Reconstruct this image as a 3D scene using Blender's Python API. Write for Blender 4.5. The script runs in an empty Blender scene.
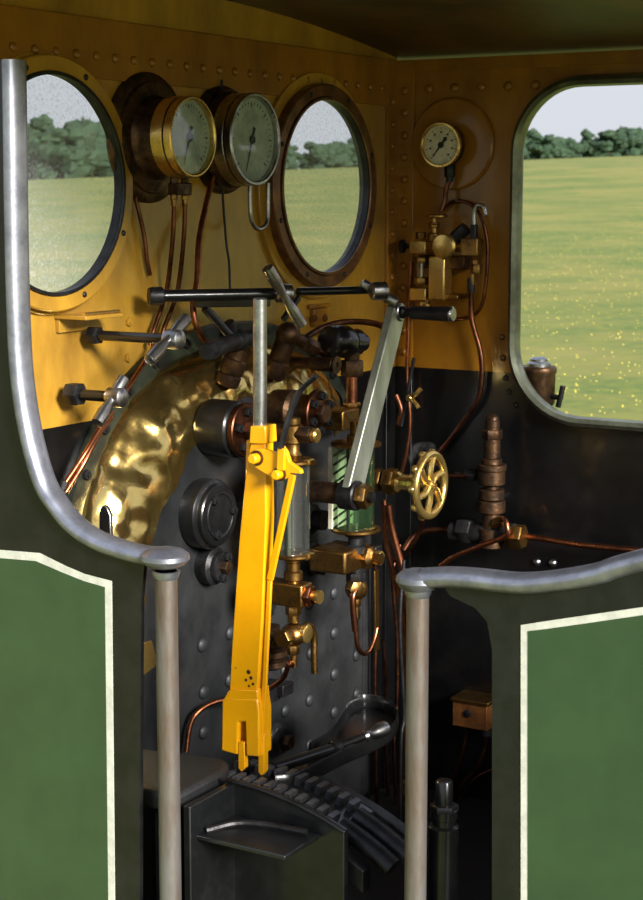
import bpy, bmesh, math, random
from mathutils import Vector, Matrix, noise
random.seed(7)
R = math.radians; PI = math.pi
V = Vector
COL = bpy.context.scene.collection
SC = bpy.context.scene

# ------------------------------------------------------------------ camera
F = 1685.0; YAW = R(31); PITCH = R(8.6)
CAM = V((2.728, -5.027, 1.75))
FWD = V((-math.sin(YAW)*math.cos(PITCH), math.cos(YAW)*math.cos(PITCH), -math.sin(PITCH)))
RGT = V((math.cos(YAW), math.sin(YAW), 0)); UPV = RGT.cross(FWD)
def ray(px, py): return FWD*F + RGT*(px-321.5) + UPV*(450-py)
def X(px, py, x): d = ray(px, py); return CAM + d*((x-CAM.x)/d.x)
def Y(px, py, y): d = ray(px, py); return CAM + d*((y-CAM.y)/d.y)
def Z(px, py, z): d = ray(px, py); return CAM + d*((z-CAM.z)/d.z)
def U(p): return (p-CAM).dot(FWD)/F          # metres per photo pixel at p
cd = bpy.data.cameras.new('camera'); co = bpy.data.objects.new('camera', cd); COL.objects.link(co)
co.location = CAM
co.rotation_euler = Matrix((RGT, UPV, -FWD)).transposed().to_euler()
cd.sensor_fit = 'VERTICAL'; cd.sensor_height = 24; cd.lens = F/900*24
cd.clip_end = 2000; cd.clip_start = .05
cd.dof.use_dof = True; cd.dof.focus_distance = 4.25; cd.dof.aperture_fstop = 6.3
SC.camera = co

# ------------------------------------------------------------------ materials
def lin(r, g, b):
    f = lambda c: c/12.92 if c <= .04045 else ((c+.055)/1.055)**2.4
    return (f(r/255), f(g/255), f(b/255), 1)
def mat(name, rgb, rough=.5, metal=0, rgb2=None, scale=8, amount=.5, bump=0, bscale=60, coat=0, sharp=.12, rough2=None, stretch=None):
    m = bpy.data.materials.new(name); m.use_nodes = True
    nt = m.node_tree; b = nt.nodes['Principled BSDF']
    b.inputs['Base Color'].default_value = lin(*rgb); b.inputs['Roughness'].default_value = rough
    b.inputs['Metallic'].default_value = metal
    if coat: b.inputs['Coat Weight'].default_value = coat; b.inputs['Coat Roughness'].default_value = .1
    tc = nt.nodes.new('ShaderNodeTexCoord'); src = tc.outputs['Object']
    if stretch:
        mp = nt.nodes.new('ShaderNodeMapping'); mp.inputs['Scale'].default_value = stretch
        nt.links.new(src, mp.inputs['Vector']); src = mp.outputs['Vector']
    if rgb2:
        n = nt.nodes.new('ShaderNodeTexNoise'); n.inputs['Scale'].default_value = scale; n.inputs['Detail'].default_value = 8
        n.inputs['Roughness'].default_value = .65; nt.links.new(src, n.inputs['Vector'])
        r = nt.nodes.new('ShaderNodeValToRGB'); c = 1-amount
        r.color_ramp.elements[0].position = max(0, .28+.44*c-sharp); r.color_ramp.elements[1].position = min(1, .28+.44*c+sharp)
        r.color_ramp.elements[0].color = lin(*rgb); r.color_ramp.elements[1].color = lin(*rgb2)
        nt.links.new(n.outputs['Fac'], r.inputs['Fac']); nt.links.new(r.outputs['Color'], b.inputs['Base Color'])
        if rough2 is not None:
            mr = nt.nodes.new('ShaderNodeMapRange'); mr.inputs['From Min'].default_value = .35; mr.inputs['From Max'].default_value = .65
            mr.inputs['To Min'].default_value = rough; mr.inputs['To Max'].default_value = rough2
            nt.links.new(n.outputs['Fac'], mr.inputs['Value']); nt.links.new(mr.outputs['Result'], b.inputs['Roughness'])
    if bump:
        n2 = nt.nodes.new('ShaderNodeTexNoise'); n2.inputs['Scale'].default_value = bscale; n2.inputs['Detail'].default_value = 5
        nt.links.new(src, n2.inputs['Vector'])
        bp = nt.nodes.new('ShaderNodeBump'); bp.inputs['Strength'].default_value = bump; bp.inputs['Distance'].default_value = .004
        nt.links.new(n2.outputs['Fac'], bp.inputs['Height']); nt.links.new(bp.outputs['Normal'], b.inputs['Normal'])
    return m
M = dict(
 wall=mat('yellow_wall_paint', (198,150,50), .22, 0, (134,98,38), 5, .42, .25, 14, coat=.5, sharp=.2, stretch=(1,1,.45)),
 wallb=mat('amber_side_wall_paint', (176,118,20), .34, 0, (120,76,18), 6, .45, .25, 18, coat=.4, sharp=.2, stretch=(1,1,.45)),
 black=mat('black_gloss_paint', (17,18,19), .28, 0, (31,31,31), 10, .4, .25, 22, coat=.3),
 blackw=mat('black_wall_paint', (9,9,10), .3, 0, (20,19,19), 7, .35, .3, 12, coat=.3),
 ceil=mat('brown_ceiling_paint', (96,66,26), .5, 0, (60,42,20), 4, .5, .2, 10),
 iron=mat('dark_iron', (52,52,54), .42, .55, (28,26,26), 14, .5, .4, 60),
 plate=mat('backhead_black_iron', (57,58,59), .40, .25, (36,38,39), 5, .5, .35, 30, coat=.15),
 flange=mat('green_black_flange_paint', (48,56,44), .4, 0, (24,26,24), 12, .5, .4, 30, coat=.2),
 brass=mat('polished_brass', (230,196,116), .2, .9, (196,154,78), 12, .4, .12, 20, rough2=.3),
 sheetbrass=mat('beaten_brass_sheet', (232,206,132), .11, .97, (196,164,92), 5, .5, .5, 14, rough2=.22),
 dbrass=mat('tarnished_brass', (176,136,74), .28, 1, (92,64,36), 24, .45, .3, 50, rough2=.5),
 bronze=mat('dark_bronze', (108,80,56), .36, .85, (52,40,32), 26, .5, .4, 60, rough2=.55),
 copper=mat('copper_tube', (192,122,84), .24, 1, (104,62,44), 16, .5, .15, 40, rough2=.45),
 dcopper=mat('dull_copper_tube', (140,90,66), .35, 1, (74,48,38), 16, .5, .2, 40),
 steel=mat('polished_steel', (190,190,192), .24, 1, (128,126,124), 18, .45, .12, 50, rough2=.4),
 wsteel=mat('worn_steel', (128,125,122), .42, .55, (104,88,74), 14, .5, .3, 60, stretch=(1,1,.2)),
 yel=mat('yellow_lever_paint', (248,178,12), .3, 0, (226,150,10), 6, .4, .1, 30, coat=.4, sharp=.25),
 chip=mat('bare_rusty_metal', (92,50,30), .6, .2, (50,30,24), 60, .5, .5, 80),
 green=mat('green_livery_paint', (54,78,50), .3, 0, (48,70,45), 5, .5, .1, 14, coat=.5),
 line=mat('cream_lining_paint', (212,212,196), .4, 0, (190,190,176), 30, .5),
 armsteel=mat('pale_brushed_steel', (186,190,172), .42, .7, (150,154,138), 14, .5, .2, 40, stretch=(1,1,.3)),
 tooth=mat('worn_tooth_metal', (104,106,110), .38, .5, (70,70,72), 30, .5),
 stay=mat('stay_head_iron', (54,56,58), .5, .2, (40,41,43), 20, .5, .3, 60),
 rail=mat('dull_polished_steel', (168,170,180), .34, .8, (130,132,142), 16, .5, .2, 40, rough2=.42),
 rubber=mat('black_cable', (26,26,28), .5),
 dial=mat('cream_dial', (226,220,196), .5, 0, (200,192,166), 40, .4),
 wdial=mat('pale_dial', (214,220,206), .4, 0, (160,170,158), 14, .5),
 ink=mat('dial_ink', (18,18,18), .5),
 leather=mat('black_padded_seat', (20,20,22), .6, 0, (25,25,27), 12, .5, .5, 120),
 box=mat('brown_box_paint', (134,84,40), .4, .2, (92,56,30), 18, .5, .3, 40, coat=.3),
 trim=mat('grey_green_edging', (128,132,112), .28, .6, (92,94,78), 12, .5, .2, 30),
 rimbrown=mat('bronze_window_rim', (138,98,62), .34, .55, (92,62,40), 14, .5, .3, 30),
 foot=mat('dark_floor_boards', (22,20,19), .7, 0, (15,14,13), 12, .5, .5, 30, stretch=(1,8,1)),
 leaf=mat('tree_foliage', (52,76,46), .8, 0, (30,50,30), 1.2, .5, .6, 2),
 bark=mat('tree_bark', (60,50,40), .9),
 flower=mat('yellow_petals', (196,176,60), .6),
)
def glass(name, tint, haze, hazecol, rough=.02, speck=True, refl=0):
    m = bpy.data.materials.new(name); m.use_nodes = True; nt = m.node_tree; nt.nodes.clear()
    out = nt.nodes.new('ShaderNodeOutputMaterial'); tr = nt.nodes.new('ShaderNodeBsdfTransparent'); gl = nt.nodes.new('ShaderNodeBsdfGlossy')
    df = nt.nodes.new('ShaderNodeBsdfDiffuse'); m1 = nt.nodes.new('ShaderNodeMixShader'); m2 = nt.nodes.new('ShaderNodeMixShader')
    fr = nt.nodes.new('ShaderNodeFresnel'); fr.inputs['IOR'].default_value = 1.5
    tr.inputs['Color'].default_value = lin(*tint); gl.inputs['Roughness'].default_value = rough
    df.inputs['Color'].default_value = lin(*hazecol)
    tc = nt.nodes.new('ShaderNodeTexCoord'); n = nt.nodes.new('ShaderNodeTexNoise'); n.inputs['Scale'].default_value = 130; n.inputs['Detail'].default_value = 3
    nt.links.new(tc.outputs['Object'], n.inputs['Vector'])
    mr = nt.nodes.new('ShaderNodeMapRange'); mr.inputs['From Min'].default_value = .5; mr.inputs['From Max'].default_value = .72
    mr.inputs['To Min'].default_value = haze; mr.inputs['To Max'].default_value = haze+(.2 if speck else 0)
    nt.links.new(n.outputs['Fac'], mr.inputs['Value']); nt.links.new(mr.outputs['Result'], m1.inputs['Fac'])
    nt.links.new(tr.outputs[0], m1.inputs[1]); nt.links.new(df.outputs[0], m1.inputs[2])
    ge = nt.nodes.new('ShaderNodeNewGeometry'); iv = nt.nodes.new('ShaderNodeMath'); iv.operation = 'SUBTRACT'; iv.inputs[0].default_value = 1
    mu = nt.nodes.new('ShaderNodeMath'); mu.operation = 'MULTIPLY'; fa = nt.nodes.new('ShaderNodeMath'); fa.operation = 'ADD'; fa.inputs[1].default_value = refl
    nt.links.new(ge.outputs['Backfacing'], iv.inputs[1]); nt.links.new(iv.outputs[0], mu.inputs[0]); nt.links.new(fr.outputs[0], fa.inputs[0]); nt.links.new(fa.outputs[0], mu.inputs[1])
    nt.links.new(mu.outputs[0], m2.inputs['Fac']); nt.links.new(m1.outputs[0], m2.inputs[1]); nt.links.new(gl.outputs[0], m2.inputs[2])
    nt.links.new(m2.outputs[0], out.inputs['Surface']); return m
M['pane'] = glass('dusty_window_glass', (252,253,253), .09, (225,228,228))
M['gglass'] = glass('gauge_glass', (246,248,246), .06, (190,195,190), speck=False, refl=.22)
M['greenglass'] = glass('green_gauge_glass', (206,230,206), .05, (120,170,120), speck=False, refl=.08)
M['lens'] = glass('dial_lens_glass', (250,252,250), .06, (150,165,158), speck=False, refl=.05)

# meadow
def meadow():
    m = bpy.data.materials.new('meadow_grass'); m.use_nodes = True; nt = m.node_tree; b = nt.nodes['Principled BSDF']
    b.inputs['Roughness'].default_value = .9
    tc = nt.nodes.new('ShaderNodeTexCoord')
    n1 = nt.nodes.new('ShaderNodeTexNoise'); n1.inputs['Scale'].default_value = .16; n1.inputs['Detail'].default_value = 9; n1.inputs['Roughness'].default_value = .72
    n2 = nt.nodes.new('ShaderNodeTexNoise'); n2.inputs['Scale'].default_value = 3.2; n2.inputs['Detail'].default_value = 6; n2.inputs['Roughness'].default_value = .75
    r1 = nt.nodes.new('ShaderNodeValToRGB'); r2 = nt.nodes.new('ShaderNodeValToRGB')
    r1.color_ramp.elements[0].position = .40; r1.color_ramp.elements[0].color = lin(78,106,36)
    r1.color_ramp.elements[1].position = .60; r1.color_ramp.elements[1].color = lin(140,132,64)
    r2.color_ramp.elements[0].position = .42; r2.color_ramp.elements[0].color = (0,0,0,1)
    r2.color_ramp.elements[1].position = .66; r2.color_ramp.elements[1].color = (1,1,1,1)
    mx = nt.nodes.new('ShaderNodeMix'); mx.data_type = 'RGBA'
    for n in (n1, n2): nt.links.new(tc.outputs['Object'], n.inputs['Vector'])
    nt.links.new(n1.outputs['Fac'], r1.inputs['Fac']); nt.links.new(n2.outputs['Fac'], r2.inputs['Fac'])
    nt.links.new(r2.outputs['Color'], mx.inputs[0]); nt.links.new(r1.outputs['Color'], mx.inputs[6]); mx.inputs[7].default_value = lin(132,134,46)
    nt.links.new(mx.outputs[2], b.inputs['Base Color']); return m
M['grass'] = meadow()

# ------------------------------------------------------------------ mesh builder
def perp(a):
    a = V(a).normalized(); h = V((0,0,1)) if abs(a.z) < .9 else V((1,0,0))
    u = h.cross(a).normalized(); return a, u, a.cross(u)
ORG = {}
def root_org(o): return ORG[o.name]
class MB:
    def __init__(s): s.v = []; s.f = []
    def ring(s, c, u, w, r, n, ph=0, ry=None):
        b = len(s.v); ry = r if ry is None else ry
        for i in range(n):
            t = 2*PI*i/n+ph; s.v.append(c+u*(r*math.cos(t))+w*(ry*math.sin(t)))
        return list(range(b, b+n))
    def loft(s, rings, caps=True, closed=False):
        n = len(rings[0]); pr = list(zip(rings, rings[1:]))
        if closed: pr.append((rings[-1], rings[0]))
        for a, b in pr:
            for i in range(n): s.f.append((a[i], a[(i+1) % n], b[(i+1) % n], b[i]))
        if caps and not closed: s.f.append(tuple(reversed(rings[0]))); s.f.append(tuple(rings[-1]))
    def lathe(s, p, axis, prof, n=24, ph=0):
        p = V(p); a, u, w = perp(axis)
        s.loft([s.ring(p+a*h, u, w, max(r, .0004), n, ph) for r, h in prof]); return s
    def cyl(s, p1, p2, r, r2=None, n=20, bev=0):
        p1 = V(p1); p2 = V(p2); L = (p2-p1).length; r2 = r if r2 is None else r2
        if bev: return s.lathe(p1, p2-p1, [(r-bev, 0), (r, bev), (r2, L-bev), (r2-bev, L)], n)
        return s.lathe(p1, p2-p1, [(r, 0), (r2, L)], n)
    def hex(s, p1, p2, r, ph=0):
        p1 = V(p1); p2 = V(p2); L = (p2-p1).length; c = min(r*.12, L*.2)
        return s.lathe(p1, p2-p1, [(r*.9, 0), (r, c), (r, L-c), (r*.9, L)], 6, ph)
    def bolt(s, p, axis, r, h, ph=.3):
        p = V(p); a = V(axis).normalized(); s.hex(p, p+a*h, r, ph); return s.cyl(p+a*h, p+a*h*1.5, r*.5, n=10)
    def sph(s, c, r, sc=(1,1,1), n=16):
        c = V(c); rings = []
        for j in range(1, n//2+1):
            t = PI*(j-.5)/(n//2+.0)
            rings.append(s.ring(c+V((0,0,-math.cos(t)*r*sc[2])), V((1,0,0)), V((0,1,0)), math.sin(t)*r*sc[0], n, 0, math.sin(t)*r*sc[1]))
        s.loft(rings); return s
    def box(s, c, hx, hy, hz, ax=None):
        c = V(c); ax = ax or (V((1,0,0)), V((0,1,0)), V((0,0,1))); a, b, d = ax; k = len(s.v)
        for i in (-1, 1):
            for j in (-1, 1):
                for l in (-1, 1): s.v.append(c+a*(hx*i)+b*(hy*j)+d*(hz*l))
        for q in ((0,1,3,2), (4,6,7,5), (0,4,5,1), (2,3,7,6), (0,2,6,4), (1,5,7,3)): s.f.append(tuple(k+i for i in q))
        return s
    def beam(s, p1, p2, w, t, side, w2=None):
        p1 = V(p1); p2 = V(p2); a = (p2-p1).normalized(); sd = V(side); sd = (sd-a*sd.dot(a)).normalized(); n = a.cross(sd); k = len(s.v)
        w2 = w if w2 is None else w2
        for p, ww in ((p1, w), (p2, w2)):
            for i, j in ((-1,-1), (1,-1), (1,1), (-1,1)): s.v.append(p+sd*(ww/2*i)+n*(t/2*j))
        s.f += [(k,k+3,k+2,k+1), (k+4,k+5,k+6,k+7)]+[(k+i, k+(i+1)%4, k+4+(i+1)%4, k+4+i) for i in range(4)]
        return s
    def tube(s, pts, r, n=10, smooth=True, ry=None, side=None, sub=6):
        P = [V(p) for p in pts]
        if smooth and len(P) > 2:
            Q = [P[0]*2-P[1]]+P+[P[-1]*2-P[-2]]; out = []
            for i in range(1, len(Q)-2):
                for k in range(sub):
                    t = k/sub; a, b, c, d = Q[i-1:i+3]
                    out.append(.5*((2*b)+(c-a)*t+(2*a-5*b+4*c-d)*t*t+(3*b-a-3*c+d)*t**3))
            P = out+[P[-1]]
        u = V(side) if side else None; rings = []
        for i, p in enumerate(P):
            t = (P[min(i+1, len(P)-1)]-P[max(i-1, 0)]).normalized()
            if u is None: u = perp(t)[1]
            u = (u-t*u.dot(t)).normalized(); w = t.cross(u)
            rr = r[min(int(i/ (len(P)-1)*(len(r)-1)+.5), len(r)-1)] if isinstance(r, (list, tuple)) else r
            rings.append(s.ring(p, u, w, rr, n, 0, ry))
        s.loft(rings); return s
    def torus(s, c, axis, Rr, r, n=40, m=10):
        c = V(c); a, u, w = perp(axis)
        s.loft([s.ring(c+(u*math.cos(t)+w*math.sin(t))*Rr, u*math.cos(t)+w*math.sin(t), a, r, m) for t in (2*PI*i/n for i in range(n))], closed=True); return s
    def annulus(s, c, axis, r1, r2, h, n=64, ch=0):
        c = V(c); a, u, w = perp(axis); ch = ch or h*.15
        s.loft([s.ring(c+a*hh, u, w, rr, n) for rr, hh in ((r1,0),(r2,0),(r2,h-ch),(r2-ch,h),(r1+ch,h),(r1,h-ch))], closed=True); return s
    def prism(s, poly, d):
        k = len(s.v); n = len(poly); d = V(d)
        s.v += [V(p) for p in poly]+[V(p)+d for p in poly]
        s.f.append(tuple(range(k, k+n))); s.f.append(tuple(reversed(range(k+n, k+2*n))))
        for i in range(n): s.f.append((k+i, k+n+i, k+n+(i+1) % n, k+(i+1) % n))
        return s
    def out(s, name, m, parent=None, label=None, cat=None, group=None, bevel=0, kind=None, org=None, flat=False):
        if parent is not None: o0 = root_org(parent)
        else:
            if org is None:
                xs = [p.x for p in s.v]; ys = [p.y for p in s.v]; zs = [p.z for p in s.v]
                org = V(((min(xs)+max(xs))/2, (min(ys)+max(ys))/2, min(zs)))
            o0 = V(org)
        me = bpy.data.meshes.new(name); me.from_pydata([p-o0 for p in s.v], [], s.f)
        bm = bmesh.new(); bm.from_mesh(me); bmesh.ops.recalc_face_normals(bm, faces=bm.faces); bm.to_mesh(me); bm.free()
        me.materials.append(M[m])
        if not flat:
            me.shade_smooth(); me.set_sharp_from_angle(angle=R(38))
        o = bpy.data.objects.new(name, me); COL.objects.link(o)
        if parent is not None: o.parent = parent
        else: o.location = o0
        ORG[o.name] = o0
        if bevel:
            b = o.modifiers.new('bevel', 'BEVEL'); b.width = bevel; b.segments = 2; b.limit_method = 'ANGLE'; b.angle_limit = R(40); b.harden_normals = False
        if label: o['label'] = label
        if cat: o['category'] = cat
        if group: o['group'] = group
        if kind: o['kind'] = kind
        return o
def thing(name, label, cat, loc, group=None, kind=None):
    o = bpy.data.objects.new(name, None); COL.objects.link(o); o.location = loc; ORG[o.name] = V(loc); o.empty_display_size = .05
    if label: o['label'] = label
    if cat: o['category'] = cat
    if group: o['group'] = group
    if kind: o['kind'] = kind
    return o
EX, EY, EZ = V((1,0,0)), V((0,1,0)), V((0,0,1))
_proto = {}
def stud(name, parent, p, axis, r, h, m, hexa=False):
    key = (name, round(r, 4), round(h, 4), m, hexa)
    if key not in _proto:
        b = MB()
        if hexa: b.hex((0,0,0), (0,0,h*.75), r); b.cyl((0,0,h*.75), (0,0,h), r*.5, n=10)
        else: b.lathe((0,0,0), EZ, [(r, 0), (r*.97, h*.3), (r*.8, h*.65), (r*.45, h*.93), (.0005, h)], 14)
        me = bpy.data.meshes.new(name); me.from_pydata(b.v, [], b.f); me.materials.append(M[m]); me.shade_smooth()
        if hexa: me.set_sharp_from_angle(angle=R(38))
        _proto[key] = me
    o = bpy.data.objects.new(name, _proto[key]); COL.objects.link(o); o.parent = parent
    o.location = V(p)-root_org(parent); o.rotation_euler = V(axis).to_track_quat('Z', 'Y').to_euler(); ORG[o.name] = ORG[parent.name]
    return o

# ------------------------------------------------------------------ setting: the cab shell
ZC = 2.19; YN = -2.1; ZY = 1.175; CABX = 2.35; ZF = -.3
W1 = X(46, 183, 0); W2 = X(316, 188, 0)        # spectacle window centres
W2.z = W1.z = (W1.z+W2.z)/2
RW = .300
def panel_with_holes(name, m, outer, holes, d, parent=None, kind='structure', bevel=0):
    """flat sheet from a 2D outer loop and hole loops (lists of 3D points), extruded by d"""
    bm = bmesh.new(); edges = []
    for loop in [outer]+holes:
        vs = [bm.verts.new(p) for p in loop]
        edges += [bm.edges.new((vs[i], vs[(i+1) % len(vs)])) for i in range(len(vs))]
    bmesh.ops.triangle_fill(bm, use_beauty=True, edges=edges)
    r = bmesh.ops.extrude_face_region(bm, geom=bm.faces[:])
    for v in [g for g in r['geom'] if isinstance(g, bmesh.types.BMVert)]: v.co += V(d)
    bmesh.ops.recalc_face_normals(bm, faces=bm.faces)
    b = MB(); bm.verts.index_update(); b.v = [v.co.copy() for v in bm.verts]; b.f = [tuple(v.index for v in f.verts) for f in bm.faces]
    bm.free()
    return b.out(name, m, parent, kind=kind if parent is None else None)
def circ(c, r, n, u, w, ph=0): return [c+u*(r*math.cos(2*PI*i/n+ph))+w*(r*math.sin(2*PI*i/n+ph)) for i in range(n)]
wf = panel_with_holes('wall_front', 'wall', [V((0,YN,ZY)), V((0,0,ZY)), V((0,0,ZC)), V((0,YN,ZC))],
     [circ(V((0,w.y,w.z)), RW+.005, 64, EY, EZ) for w in (W1, W2)], (-.02,0,0))
MB().box((-.01, YN/2, (ZY+ZF)/2), .01, -YN/2, (ZY-ZF)/2).out('lower_panel', 'blackw', wf)
# side opening of the far wall
def rrect(x0, x1, z0, z1, rt, rb, n=12):
    P = []
    for cx, cz, r, a0 in ((x1-rb, z0+rb, rb, -90), (x1-rt, z1-rt, rt, 0), (x0+rt, z1-rt, rt, 90), (x0+rb, z0+rb, rb, 180)):
        P += [(cx+r*math.cos(R(a0+90*i/n)), cz+r*math.sin(R(a0+90*i/n))) for i in range(n+1)]
    return P
OX0 = Y(517, 250, 0).x; OZ0 = Y(575, 421, 0).z; OZ1 = Y(560, 82, 0).z
OP = rrect(OX0, OX0+.95, OZ0, OZ1, .22, .24)
up = [(x, z) for x, z in OP if z >= ZY]; lo = [(x, z) for x, z in OP if z < ZY]
# upper amber sheet (opening cuts its lower edge) and lower black sheet
def split_panel():
    k = [i for i in range(len(OP)) if OP[i][1] >= ZY]
    upr = [OP[i] for i in range(len(OP)) if OP[i][1] >= ZY]           # ordered right -> top -> left
    lor = [OP[i] for i in range(len(OP)) if OP[i][1] < ZY]
    # rotate lower so it runs left -> bottom -> right
    idx = next(i for i in range(len(OP)) if OP[i][1] < ZY and OP[i-1][1] >= ZY)
    seq = [OP[(idx+i) % len(OP)] for i in range(len(OP))]; lor = [p for p in seq if p[1] < ZY]
    xr, xl = upr[0][0], upr[-1][0]
    up_poly = [(CABX, ZY), (CABX, ZC), (0, ZC), (0, ZY), (xl, ZY)]+list(reversed(upr))+[(xr, ZY)]
    lo_poly = [(0, ZY), (0, ZF), (CABX, ZF), (CABX, ZY), (xr, ZY)]+list(reversed(lor))+[(xl, ZY)]
    return up_poly, lo_poly
upp, lop = split_panel()
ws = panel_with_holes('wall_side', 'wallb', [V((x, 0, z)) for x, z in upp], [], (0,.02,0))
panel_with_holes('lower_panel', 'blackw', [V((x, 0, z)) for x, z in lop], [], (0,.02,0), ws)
MB().tube([V((x, -.012, z)) for x, z in OP]+[V((OP[0][0], -.012, OP[0][1]))], .018, 8, smooth=False, ry=.032, side=(0,0,1)).out('opening_edging', 'trim', ws)
# near wall (through whose doorway we look)
fl = MB().box((CABX/2, YN/2, ZF-.02), CABX/2+.02, -YN/2+.03, .02).out('floor', 'foot', kind='structure')
b = MB(); n = 16; k0 = 0
for i in range(n+1):
    t = i/n; y = YN-.25+(.33-YN)*t; z = ZC+.10*math.sin(PI*t)  # near-side overhang lengthened out of view to shade the cab interior
    k = len(b.v); b.v += [V((-.05, y, z)), V((CABX, y, z)), V((-.05, y, z+.012)), V((CABX, y, z+.012))]
    if i:
        j = k-4; b.f += [(j, j+1, k+1, k), (j+2, k+2, k+3, j+3), (j, k, k+2, j+2), (j+1, j+3, k+3, k+1)]
b.f += [(0,2,3,1), (k, k+1, k+3, k+2)]
b.out('ceiling', 'ceil', kind='structure')
MB().box((CABX+.01, YN/2-.05, ZC-.10), .01, -YN/2+.1, .14).box((CABX+.01, YN/2, (1.0+ZF)/2), .01, -YN/2, (1.0-ZF)/2).out('rear_light_baffle', 'wallb', kind='structure')  # unseen rear sheets, added to keep light off the upper cab walls
# upper filler of the front wall under the arched roof
b = MB(); arc = [V((-.02, YN*t, ZC+.10*math.sin(PI*(t*(-YN)+.08)/(.16-YN)) )) for t in [i/16 for i in range(17)]]
b.prism([V((-.02,YN,ZC)), V((-.02,0,ZC))]+arc, (.02,0,0)); b.out('arch_filler', 'wall', wf)
# angle irons and rivets
a = MB(); zm = (ZC+ZY)/2; zh = (ZC-ZY)/2; a.box((.035, -.006, zm), .035, .006, zh); a.box((.006, -.04, zm), .006, .04, zh)
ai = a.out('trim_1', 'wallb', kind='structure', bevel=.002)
MB().box((.035, -.006, (ZY+ZF)/2), .035, .006, (ZY-ZF)/2).box((.006, -.04, (ZY+ZF)/2), .006, .04, (ZY-ZF)/2).out('lower_angle', 'blackw', ai, bevel=.002)
for i in range(20):
    z = ZC-.10-i*.072
    if z > ZY: stud('rivet', ai, (.036, -.012, z), -EY, .014, .011, 'wallb')
    if z > ZY: stud('rivet', ai, (.012, -.05, z-.036), EX, .012, .009, 'wallb')
a = MB(); a.box((.004, YN/2, ZC-.075), .004, -YN/2, .075); a.box((CABX/2, -.004, ZC-.02), CABX/2, .004, .02)
ti = a.out('trim_2', 'wallb', kind='structure', bevel=.002)
for i in range(24): stud('rivet', ti, (.008, -.12-.078*i, ZC-.095), EX, .012, .010, 'wallb')
for i in range(5): stud('rivet', ti, (.12+.095*i, -.001, ZC-.095), -EY, .015, .011, 'wallb')
for px, py in ((502,337), (503,358)): stud('rivet', ws, Y(px, py, 0), -EY, .011, .008, 'rimbrown')
for px, py in ((506,378), (516,405), (509,392)): stud('rivet', ws, Y(px, py, 0), -EY, .010, .008, 'black')

# spectacle windows
for n_, c in (('window_1', W1), ('window_2', W2)):
    w = thing(n_, None, None, V((0, c.y, c.z-RW)), kind='structure')
    c0 = V((0, c.y, c.z)); d0 = .014 if n_ == 'window_2' else .010; th = .030 if n_ == 'window_2' else .022
    MB().annulus(c0+EX*.0005, EX, RW-.03, RW+(.045 if n_ == 'window_2' else .018), d0, 72).out('mounting_ring', 'wall', w)
    MB().annulus(c0+EX*d0, EX, RW-.03, RW+.010, th, 72).out('rim', 'rimbrown' if n_ == 'window_2' else 'wall', w)
    MB().annulus(c0+EX*.004, EX, RW-.036, RW-.030, d0+th-.004, 72).out('inner_frame', 'iron', w)
    MB().lathe(c0+EX*(d0+th-.030), EX, [(RW-.038, 0), (RW-.038, .004)], 64).out('glass_pane', 'pane', w)
    MB().annulus(c0+EX*(d0+th), EX, RW-.038, RW-.029, .006, 72).out('bright_bead', 'rimbrown' if n_ == 'window_2' else 'iron', w)
    for k in range(8):
        t = 2*PI*k/8+.35; stud('screw', w, c0+EX*(d0+th)+EY*(RW-.010)*math.cos(t)+EZ*(RW-.010)*math.sin(t), EX, .008, .005, 'iron')

# ------------------------------------------------------------------ boiler backhead
YC = -1.02; BX = .12
def inner(t):      # t 0..1 from lower left to lower right
    k = 1+.07*noise.noise(V((t*26, 1.3, 0)))+.03*noise.noise(V((t*80, 4.3, 0))) if .27 < t < .62 else 1
    return _path(t, .585*k, .585*k, 2.0, .60)
def _path(t, w, h, e, z0):
    if t < .25: return (YC-w, ZF+(z0-ZF)*(t/.25))
    if t > .75: return (YC+w, ZF+(z0-ZF)*((1-t)/.25))
    a = PI-(t-.25)/.5*PI; ca, sa = math.cos(a), math.sin(a)
    return (YC+w*math.copysign(abs(ca)**(2/e), ca), z0+h*abs(sa)**(2/e))
def outer(t): return _path(t, .745, .735, 2.4, .60)
NP = 320
bo = thing('boiler_backhead', 'black boiler backhead with domed brass covering, rows of stay heads and rounded top', 'boiler', V((0, YC, ZF)))
MB().prism([V((BX-.01, *inner(i/240))) for i in range(241)], (.012,0,0)).out('back_plate', 'plate', bo)
def casing(i0, i1, name, m, amp):
    b = MB(); ns = 26; rows = []
    for i in range(i0, i1+1):
        t = i/NP; o, q = outer(t), inner(t); k = len(b.v); row = []
        for j in range(ns+1):
            s = j/ns*PI/2; fr = 1-math.cos(s); x = BX*math.sin(s)
            p = V((x+.003, o[0]+(q[0]-o[0])*fr, o[1]+(q[1]-o[1])*fr))
            d = noise.noise(p*7)*.5+noise.noise(p*17+V((3,1,7)))*.4+noise.noise(p*34)*.14
            d += .10*noise.noise(p*55)
            p.x += amp*d*math.sin(s*1.9); p.z += amp*.5*d
            b.v.append(p); row.append(k+j)
        rows.append(row)
    for a_, c_ in zip(rows, rows[1:]):
        for j in range(ns): b.f.append((a_[j], a_[j+1], c_[j+1], c_[j]))
    return b.out(name, m, bo)
casing(68, 200, 'brass_casing', 'sheetbrass', .022)
casing(200, NP, 'lower_casing', 'plate', .002); casing(0, 68, 'lower_casing', 'plate', .002)
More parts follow.
